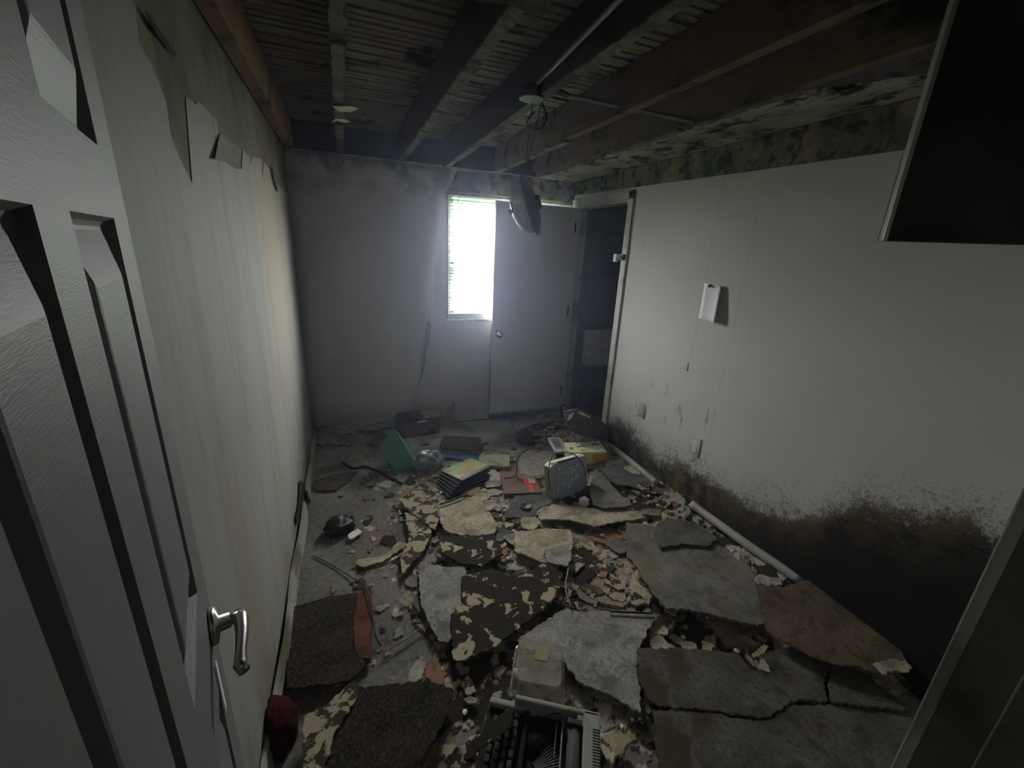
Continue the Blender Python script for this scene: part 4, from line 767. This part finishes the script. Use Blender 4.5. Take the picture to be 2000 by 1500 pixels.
# ---- glossy bag with magazines
def blob(name, c, sz, mat, label, cat, seed=1, amp=.25, sub=4, rz=0, flat=True):
    b = bmesh.new(); bmesh.ops.create_icosphere(b, subdivisions=sub, radius=1); off = Vector((seed * 3.7, seed, seed * 1.9))
    for v in b.verts:
        n_ = noise.fractal(v.co * 1.6 + off, 1, 2, 4); v.co *= 1 + amp * n_ + amp * .5 * abs(noise.noise(v.co * 4 + off)); v.co = Vector((v.co.x * sz[0], v.co.y * sz[1], v.co.z * sz[2]))
        if flat and v.co.z < -sz[2] * .5: v.co.z = -sz[2] * .5
    for v in b.verts: v.co.z += sz[2] * .5
    me = bpy.data.meshes.new(name); b.to_mesh(me); b.free(); return tag(link(name, me, mat, loc=c, rot=(0, 0, rz), smooth=True), label, cat)
S('magazine', [(1015, 925), (1012, 905), (1020, 890), (1035, 882), (1065, 884), (1085, 890), (1078, 905), (1066, 925), (1040, 930)], .05, .006, m_plaster('magazine_print', (.30, .27, .22), (.62, .57, .48), stain=(.35, .16, .10), dots=(.06, .05, .05), st=.5, sc=3), 'wrinkled picture magazine under a glossy film, behind the red book', 'magazine', seed=4, amp=.002)
b = [(1006, 925), (1010, 900), (1022, 882), (1045, 876), (1090, 880), (1085, 900), (1068, 930), (1040, 936), (1015, 934)]
S('plastic_film', b, .062, .002, M['net'], 'glossy clear film bag over the wrinkled magazine', 'plastic bag', seed=6, amp=.002)
cable('bag_rim', [PZ(x, y, .062) for x, y in ((985, 935), (1008, 928), (1010, 900), (1024, 881), (1050, 876), (1088, 881))], .004, M['black'], 'black rim of the glossy film bag', 'bag rim', 6)
# ---- stack of magazines, fanned
cm = PZ(905, 945, 0)
lab = ['bottom one', 'second from the bottom', 'third from the bottom', 'fourth from the bottom', 'fifth from the bottom']
z = .004
for k in range(6):
    rz = R_(14 + 3.5 * k); t_ = .0105; top_ = k == 5
    r = empty('magazine', cm + Vector((-.02 + .012 * k, .02 * k - .03, z)), (0, 0, rz)); r.rotation_euler = (R_(0), R_(3), rz)
    tag(r, 'green picture magazine on top of the fanned stack near the green bin' if top_ else 'dark cased magazine, %s in the fanned stack near the green bin' % lab[k], 'magazine', 'fanned stack of magazines')
    MB().box(-.15, .15, -.10, .10, 0, t_, .0015).done('cover', M['pgreen'] if top_ else M['black'], r); MB().box(-.1515, -.149, -.095, .095, .002, t_ - .002).done('page_block', M['page'], r)
    if top_:
        b = MB(); rn = random.Random(2)
        for q in range(7):
            x, y = rn.uniform(-.10, .12), rn.uniform(-.06, .07); L = []
            for a in range(9): L.append(Vector((x + rn.uniform(.012, .03) * math.cos(a * .7), y + rn.uniform(.010, .022) * math.sin(a * .7), t_ + .0008)))
            b.prism(L, .0008)
        tag(b.done('printed_figures', M['fig1'], r), kind='stuff'); MB().box(-.15, .15, -.10, -.07, t_, t_ + .0009).done('purple_band', M['purple'], r)
    z += t_ + .0025
r = empty('book', PZ(965, 905, .012), (0, 0, R_(-22))); tag(r, 'flat grey-tan book between the magazine stack and the glossy bag', 'book'); MB().box(-.12, .12, -.09, .09, 0, .030, .002).done('cover', M['tanp'], r); MB().box(.118, .1215, -.085, .085, .003, .027).done('purple_spine', M['purple'], r); MB().box(-.118, .118, -.0915, -.088, .004, .026).done('page_block', M['page'], r); MB().box(.05, .10, -.08, -.02, .03, .0308).done('green_patch', M['pgreen'], r)
for k, (p, lb) in enumerate((((905, 878), 'lower of two thin olive books behind the magazine stack'), ((900, 874), 'upper of two thin olive books behind the magazine stack'))):
    r = empty('book', PZ(*p, 0) + Vector((0, 0, .004 + .027 * k)), (0, 0, R_(-28 + 6 * k))); tag(r, lb, 'book'); MB().box(-.16, .16, -.10, .10, 0, .024, .002).done('cover', M['olive'], r); MB().box(-.155, .155, -.1015, -.098, .004, .020).done('page_block', M['page'], r)
S('blue_paper', [(868, 893), (900, 897), (935, 905), (940, 893), (905, 886), (872, 888)], .02, .003, M['bluep'], 'strip of dark blue paper behind the magazine stack', 'paper', seed=3, amp=.002)
S('scrap_paper', [(940, 925), (965, 915), (985, 935), (975, 950), (950, 952)], .02, .003, M['tanp'], 'crumpled pale scrap between the magazines and the red book', 'paper', seed=5, amp=.003)
# ---- green bin lying tipped
def bin_():
    y0 = 2.86; F_ = [PY(*q, y0) for q in ((740, 880), (772, 846), (812, 906), (778, 926))]
    F_[0].y += .04; F_[1].y += .08; c = F_[3].copy(); r = empty('green_bin', c); tag(r, 'green rectangular plastic bin tipped over among the debris', 'bin')
    F_ = [p - c for p in F_]; n_ = (F_[1] - F_[0]).cross(F_[2] - F_[1]).normalized()
    if n_.y < 0: n_ = -n_
    Bk = [p + n_ * .10 + (F_[2] - F_[1]) * .0 + Vector((.035, 0, 0)) for p in F_]; ctr = sum(Bk, Vector()) / 4; Bk = [ctr + (p - ctr) * .82 for p in Bk]
    b = MB(); A = [b.b.verts.new(p) for p in F_]; B = [b.b.verts.new(p) for p in Bk]; b.b.faces.new(A); b.b.faces.new(B[::-1])
    for k in range(4): b.b.faces.new((A[k], B[k], B[(k + 1) % 4], A[(k + 1) % 4]))
    bmesh.ops.bevel(b.b, geom=b.b.edges[:], offset=.006, segments=2, affect='EDGES'); b.done('tub', M['green'], r)
    b = MB(); b.tube([F_[1] + Vector((0, -.004, 0)), F_[2] + Vector((0, -.004, 0))], .005, 6); b.tube([F_[0], F_[1]], .004, 6); b.done('rim', M['green'], r)
bin_()
blob('plastic_bag', PZ(838, 912, 0), (.115, .085, .085), M['bag'], 'crumpled grey plastic bag beside the green bin', 'plastic bag', 3, .35)
blob('black_bundle', PZ(665, 1035, 0), (.088, .065, .055), M['lump'], 'black crumpled bundle on the bare floor near the left wall', 'bundle', 7, .30, rz=.5)
blob('plaster_lump', PZ(1140, 985, .04), (.032, .030, .035), M['chip'], 'white crumbly plaster lump in front of the metal case', 'plaster lump', 5, .35, 3)
blob('green_scrap', PZ(1068, 842, .01), (.03, .018, .02), M['lime2'], 'small lime-green crumpled scrap near the door', 'scrap', 9, .5, 2)
# ---- round wicker ball/basket
cb = PZ(1022, 872, 0); r = empty('wicker_basket', cb + Vector((0, .06, .0)), (R_(20), R_(15), .3)); tag(r, 'small dark red-brown woven basket lying on the bare floor in front of the door', 'basket')
b = bmesh.new(); bmesh.ops.create_uvsphere(b, u_segments=56, v_segments=28, radius=.075)
for v in b.verts:
    th = math.atan2(v.co.y, v.co.x); v.co *= 1 + .035 * math.sin(th * 18) * math.cos(v.co.z * 160); v.co.z = v.co.z * .95 + .075
me = bpy.data.meshes.new('woven_body'); b.to_mesh(me); b.free(); link('woven_body', me, M['wick'], r, smooth=True)
# ---- black disc
r = empty('black_disc', PZ(1027, 990, .024)); tag(r, 'small round black lid on the dusty grey sheet', 'lid'); MB().lathe([(0, .004), (.028, .004), (.033, .010), (.037, .010), (.038, 0), (0, 0)], 28).done('disc', M['dmetal'], r, smooth=True)
# ---- box (open drawer), cloth and torn sheets at back left
def drawer():
    c = PZ(785, 858, 0); r = empty('open_box', c, (R_(0), R_(0), R_(9))); tag(r, 'dark open wooden box lying at the foot of the back wall', 'box')
    W_, D_, H_ = .34, .20, .13
    b = MB(); b.box(0, W_, 0, .012, 0, H_, .002); b.box(0, W_, D_ - .012, D_, 0, H_ * 1.25, .002); b.box(0, .012, 0, D_, 0, H_, .002); b.box(W_ - .012, W_, 0, D_, 0, H_ * 1.2, .002); b.box(0, W_, 0, D_, 0, .01); b.done('box_shell', M['card'], r)
    MB().box(W_ - .13, W_ + .004, .004, D_ + .004, H_ * 1.2, H_ * 1.2 + .004).done('flap', M['cloth'], r); MB().box(.14, .22, -.002, .014, H_, H_ + .006).done('pale_edge', M['chip'], r)
drawer()
def drape(name, pts, mat, lb, cat, seed, th=.003, amp=.02, n=12):
    """crumpled sheet over a quad of four ground points with given heights"""
    b = MB(); A, B, C_, D_ = [Vector(p) for p in pts]; rows = []; c = A.copy()
    for j in range(n + 1):
        rr = []
        for i in range(n + 1):
            p = A.lerp(B, i / n).lerp(D_.lerp(C_, i / n), j / n); p.z += amp * abs(noise.fractal(Vector((p.x * 9 + seed, p.y * 9, 0)), 1, 2, 3)); e = .01 * noise.noise(Vector((i * .9, j * .9, seed))); p.x += e; p.y += e; rr.append(b.b.verts.new(p - c))
        rows.append(rr)
    for P, Q in zip(rows, rows[1:]):
        for i in range(n): b.b.faces.new((P[i], P[i + 1], Q[i + 1], Q[i]))
    o = b.done(name, mat, loc=c, smooth=False); md = o.modifiers.new('t', 'SOLIDIFY'); md.thickness = th; return tag(o, lb, cat)
drape('torn_sheet', [PZ(612, 870, .01), PZ(690, 872, .01), PZ(706, 845, .07), PZ(612, 842, .04)], M['cloth'], 'torn brownish paper heap in the back left corner', 'torn paper', 1, amp=.05)
drape('torn_sheet', [PZ(655, 848, .06), PZ(712, 860, .05), PZ(700, 838, .09), PZ(660, 838, .09)], M['tanp'], 'pale folded paper sheet on the heap in the back left corner', 'torn paper', 5, amp=.05)
drape('torn_sheet', [PY(655, 836, YB - .05), PY(735, 843, YB - .06), PY(785, 818, YB - .03), PY(660, 832, YB - .03)], M['bwall'], 'curled bottom of the wall sheet drooping onto the back left floor', 'wall sheet', 9, amp=.02)
drape('brown_board', [PZ(715, 868, .02), PZ(740, 878, .02), PZ(775, 852, .09), PZ(735, 850, .07)], M['card'], 'brown warped board behind the green bin', 'board', 3, amp=.01)
drape('grey_cloth', [PZ(845, 835, .005), PZ(880, 832, .005), PZ(895, 818, .03), PZ(850, 812, .12)], M['cloth'], 'grey dusty cloth slumped beside the open box', 'cloth', 4, amp=.03)
standing('cloth_tip', [(866, 832), (872, 812), (878, 800), (888, 786), (891, 795), (887, 815), (880, 834)], 3.56, .006, M['cloth'], 'pointed cloth corner pulled up by a string against the back wall', 'cloth', .003, 3, .1)
cable('string', [PY(889, 787, 3.60), PY(930, 715, 3.64), PY(967, 648, 3.66)], .0022, M['chip'], 'thin string stretched from the cloth tip up to the window sill', 'string', 5)
# black straps
cable('black_strap', [PZ(668, 903, .012), PZ(690, 915, .012), PZ(715, 912, .015), PZ(745, 925, .012), PZ(785, 945, .012)], .009, M['black'], 'black strap lying left of the green bin', 'strap', 6)
cable('floor_wire', [PZ(612, 1085, .008), PZ(650, 1105, .008), PZ(690, 1130, .014), PZ(715, 1150, .045), PZ(725, 1190, .045), PZ(733, 1240, .03), PZ(745, 1262, .012)], .0028, M['cable'], 'thin brown wire curving past the rust-orange board', 'wire', 6)
cable('floor_wire', [PZ(1110, 1110, .07), PZ(1105, 1150, .065), PZ(1115, 1185, .06)], .003, M['beige'], 'short pale wire beside the black rotten board', 'wire', 6)
cable('dark_rod', [PZ(1190, 1194, .055), PZ(1230, 1196, .055), PZ(1275, 1198, .055)], .004, M['black'], 'short dark rod on the pale dusty sheet', 'rod', 6)
cable('wood_stick', [PZ(860, 985, .06), PZ(890, 975, .06), PZ(912, 965, .06)], .006, M['brownb'], 'short brown stick in front of the magazine stack', 'stick', 6)
cable('plaster_splinter', [PZ(825, 1225, .02), PZ(790, 1250, .02), PZ(748, 1275, .02)], .003, M['dust'], 'thin grey splinter on the bare floor left of centre', 'splinter', 6)
S('crumpled_scrap', [(1468, 1278), (1492, 1258), (1502, 1262), (1492, 1276), (1472, 1284)], .09, .004, M['beige'], 'pale bent strip sticking out of the dark gap between the slabs', 'scrap', seed=8, amp=.002)
# ---- red bag bottom left
blob('red_bag', PZ(528, 1440, 0) + Vector((.03, 0, 0)), (.055, .085, .08), M['redbag'], 'dark red bag slumped against the left wall near the entry door', 'bag', 11, .25, rz=.2)
# ---- clear tub upside down
def tub():
    P = [PZ(x, y, .04) for x, y in ((987, 1352), (1106, 1372), (1112, 1285), (1000, 1268))]; c = sum(P, Vector()) / 4; c.z = .055; u = (P[1] - P[0]) + (P[2] - P[3]); yaw = math.atan2(u.y, u.x)
    r = empty('clear_tub', c, (0, R_(2), yaw)); tag(r, 'clear plastic tub with rounded corners lying upside down above the typewriter', 'tub')
    hx, hy = .095, .10
    def rr(s, z, b):
        L = []
        for qx, qy, a0 in ((1, 1, 0), (-1, 1, 90), (-1, -1, 180), (1, -1, 270)):
            for k in range(6): a = R_(a0 + k * 18); rad = .03; L.append(b.b.verts.new((qx * (hx * s - rad) + rad * math.cos(a), qy * (hy * s - rad) + rad * math.sin(a), z)))
        return L
    b = MB(); R0 = [rr(1.06, 0, b), rr(1.0, .003, b), rr(.93, .045, b), rr(.88, .052, b)]
    for A, B in zip(R0, R0[1:]):
        for k in range(24): b.b.faces.new((A[k], A[(k + 1) % 24], B[(k + 1) % 24], B[k]))
    b.b.faces.new(R0[-1]); b.done('tub_shell', M['tub'], r, smooth=False)
    MB().box(-.02, .03, .005, .05, .0525, .0535).done('yellow_label', M['yel'], r)
tub()
# ---- typewriter
def typewriter():
    A = PZ(1003, 1368, .12); B = PZ(1172, 1392, .12)
    hd = R_(31.7); ax = Vector((math.sin(hd), math.cos(hd), 0)); px_ = Vector((math.cos(hd), -math.sin(hd), 0))   # ax = carriage axis, px_ = to the back of the machine
    ctr = B - ax * .19 - px_ * .19; ctr.z = .012
    r = empty('typewriter', ctr, (0, 0, math.atan2(px_.y, px_.x))); tag(r, 'broken grey typewriter with open black workings at the bottom of the view', 'typewriter')
    # local +x = back (platen side), +y = carriage axis far end
    D_, W_, H_ = .19, .19, .108
    MB().box(-D_, D_, -W_, W_, 0, .05, .008).done('base', M['black'], r)
    b = MB(); b.box(-.10, D_, W_ - .016, W_, .03, H_, .005); b.box(-.10, D_, -W_, -W_ + .016, .03, H_, .005); b.box(D_ - .055, D_, -W_, W_, .03, H_, .006); b.box(D_ - .075, D_ - .05, W_ - .055, W_ - .02, .06, H_ - .003, .003)
    b.box(-D_, -.02, W_ - .022, W_, .02, .07, .006); b.box(-D_, -.02, -W_, -W_ + .022, .02, .07, .006)
    sh_ = b.done('housing', M['type'], r)
    b = MB()
    for k in range(34): y_ = W_ - .06 - k * .0085; b.box(D_ - .024, D_ - .002, y_, y_ + .0035, H_ - .001, H_ + .0006)
    b.done('vent_slots', M['black'], sh_)
    b = MB(); b.tube([(D_ - .083, -W_ + .03, .085), (D_ - .083, W_ - .06, .085)], .021, 24); b.done('platen', M['roll'], r, smooth=True)
    b = MB(); b.tube([(D_ - .083, W_ - .06, .085), (D_ - .083, W_ - .03, .085)], .006, 12); b.box(D_ - .105, D_ - .06, W_ - .058, W_ - .04, .07, .112, .003); b.done('platen_bracket', M['dmetal'], r)
    b = MB(); b.tube([(D_ - .12, -W_ + .03, .075), (D_ - .12, W_ - .03, .075)], .004, 8); b.tube([(D_ - .14, -W_ + .03, .06), (D_ - .14, W_ - .03, .06)], .003, 8); b.done('guide_rail', M['metal'], r)
    for y_ in (.09, -.09): MB().lathe([(0, 0), (.040, 0), (.042, .003), (.042, .008), (.006, .010), (0, .014)], 32, Matrix.Translation((-.01, y_, .055))).done('ribbon_spool', M['black'], r, smooth=True)
    b = MB()
    for k in range(21): a = R_(-60 + 6 * k); b.tube([(-.03 + .03 * math.cos(a), .03 * math.sin(a), .052), (-.01 + .065 * math.cos(a), .075 * math.sin(a), .066), (.0 + .075 * math.cos(a), .088 * math.sin(a), .074)], .0016, 5)
    b.done('type_bars', M['dmetal'], r)
    b = MB(); b.box(-.06, -.045, -W_ + .02, W_ - .02, .05, .072, .003); b.done('cross_bar', M['black'], r)
    for row in range(4):
        for k in range(11):
            y_ = W_ - .045 - k * .030 - row * .006; x_ = -.085 - row * .024
            o = MB().box(-.0075, .0075, -.011, .011, 0, .010, .003).done('key', M['roll'], r, loc=(x_, y_, .068 - row * .006)); 
    cable('ribbon_wire', [ctr + ax * .15 + px_ * .0 + Vector((0, 0, .08)), ctr + ax * .16 + px_ * .06 + Vector((0, 0, .10)), ctr + ax * .08 + px_ * .09 + Vector((0, 0, .09)), ctr + ax * .02 + px_ * .08 + Vector((0, 0, .07))], .0025, M['black'], 'thin black wire curling inside the typewriter', 'wire', 6)
    # rotten bark-like board lying over its front
    S('rotten_board', [(905, 1482), (915, 1450), (950, 1420), (985, 1388), (1000, 1385), (1003, 1408), (985, 1430), (945, 1455), (920, 1480)], .115, .008, M['flaky'], 'narrow rotten strip lying over the left front of the typewriter', 'rotten board', seed=40, amp=.003)
typewriter()
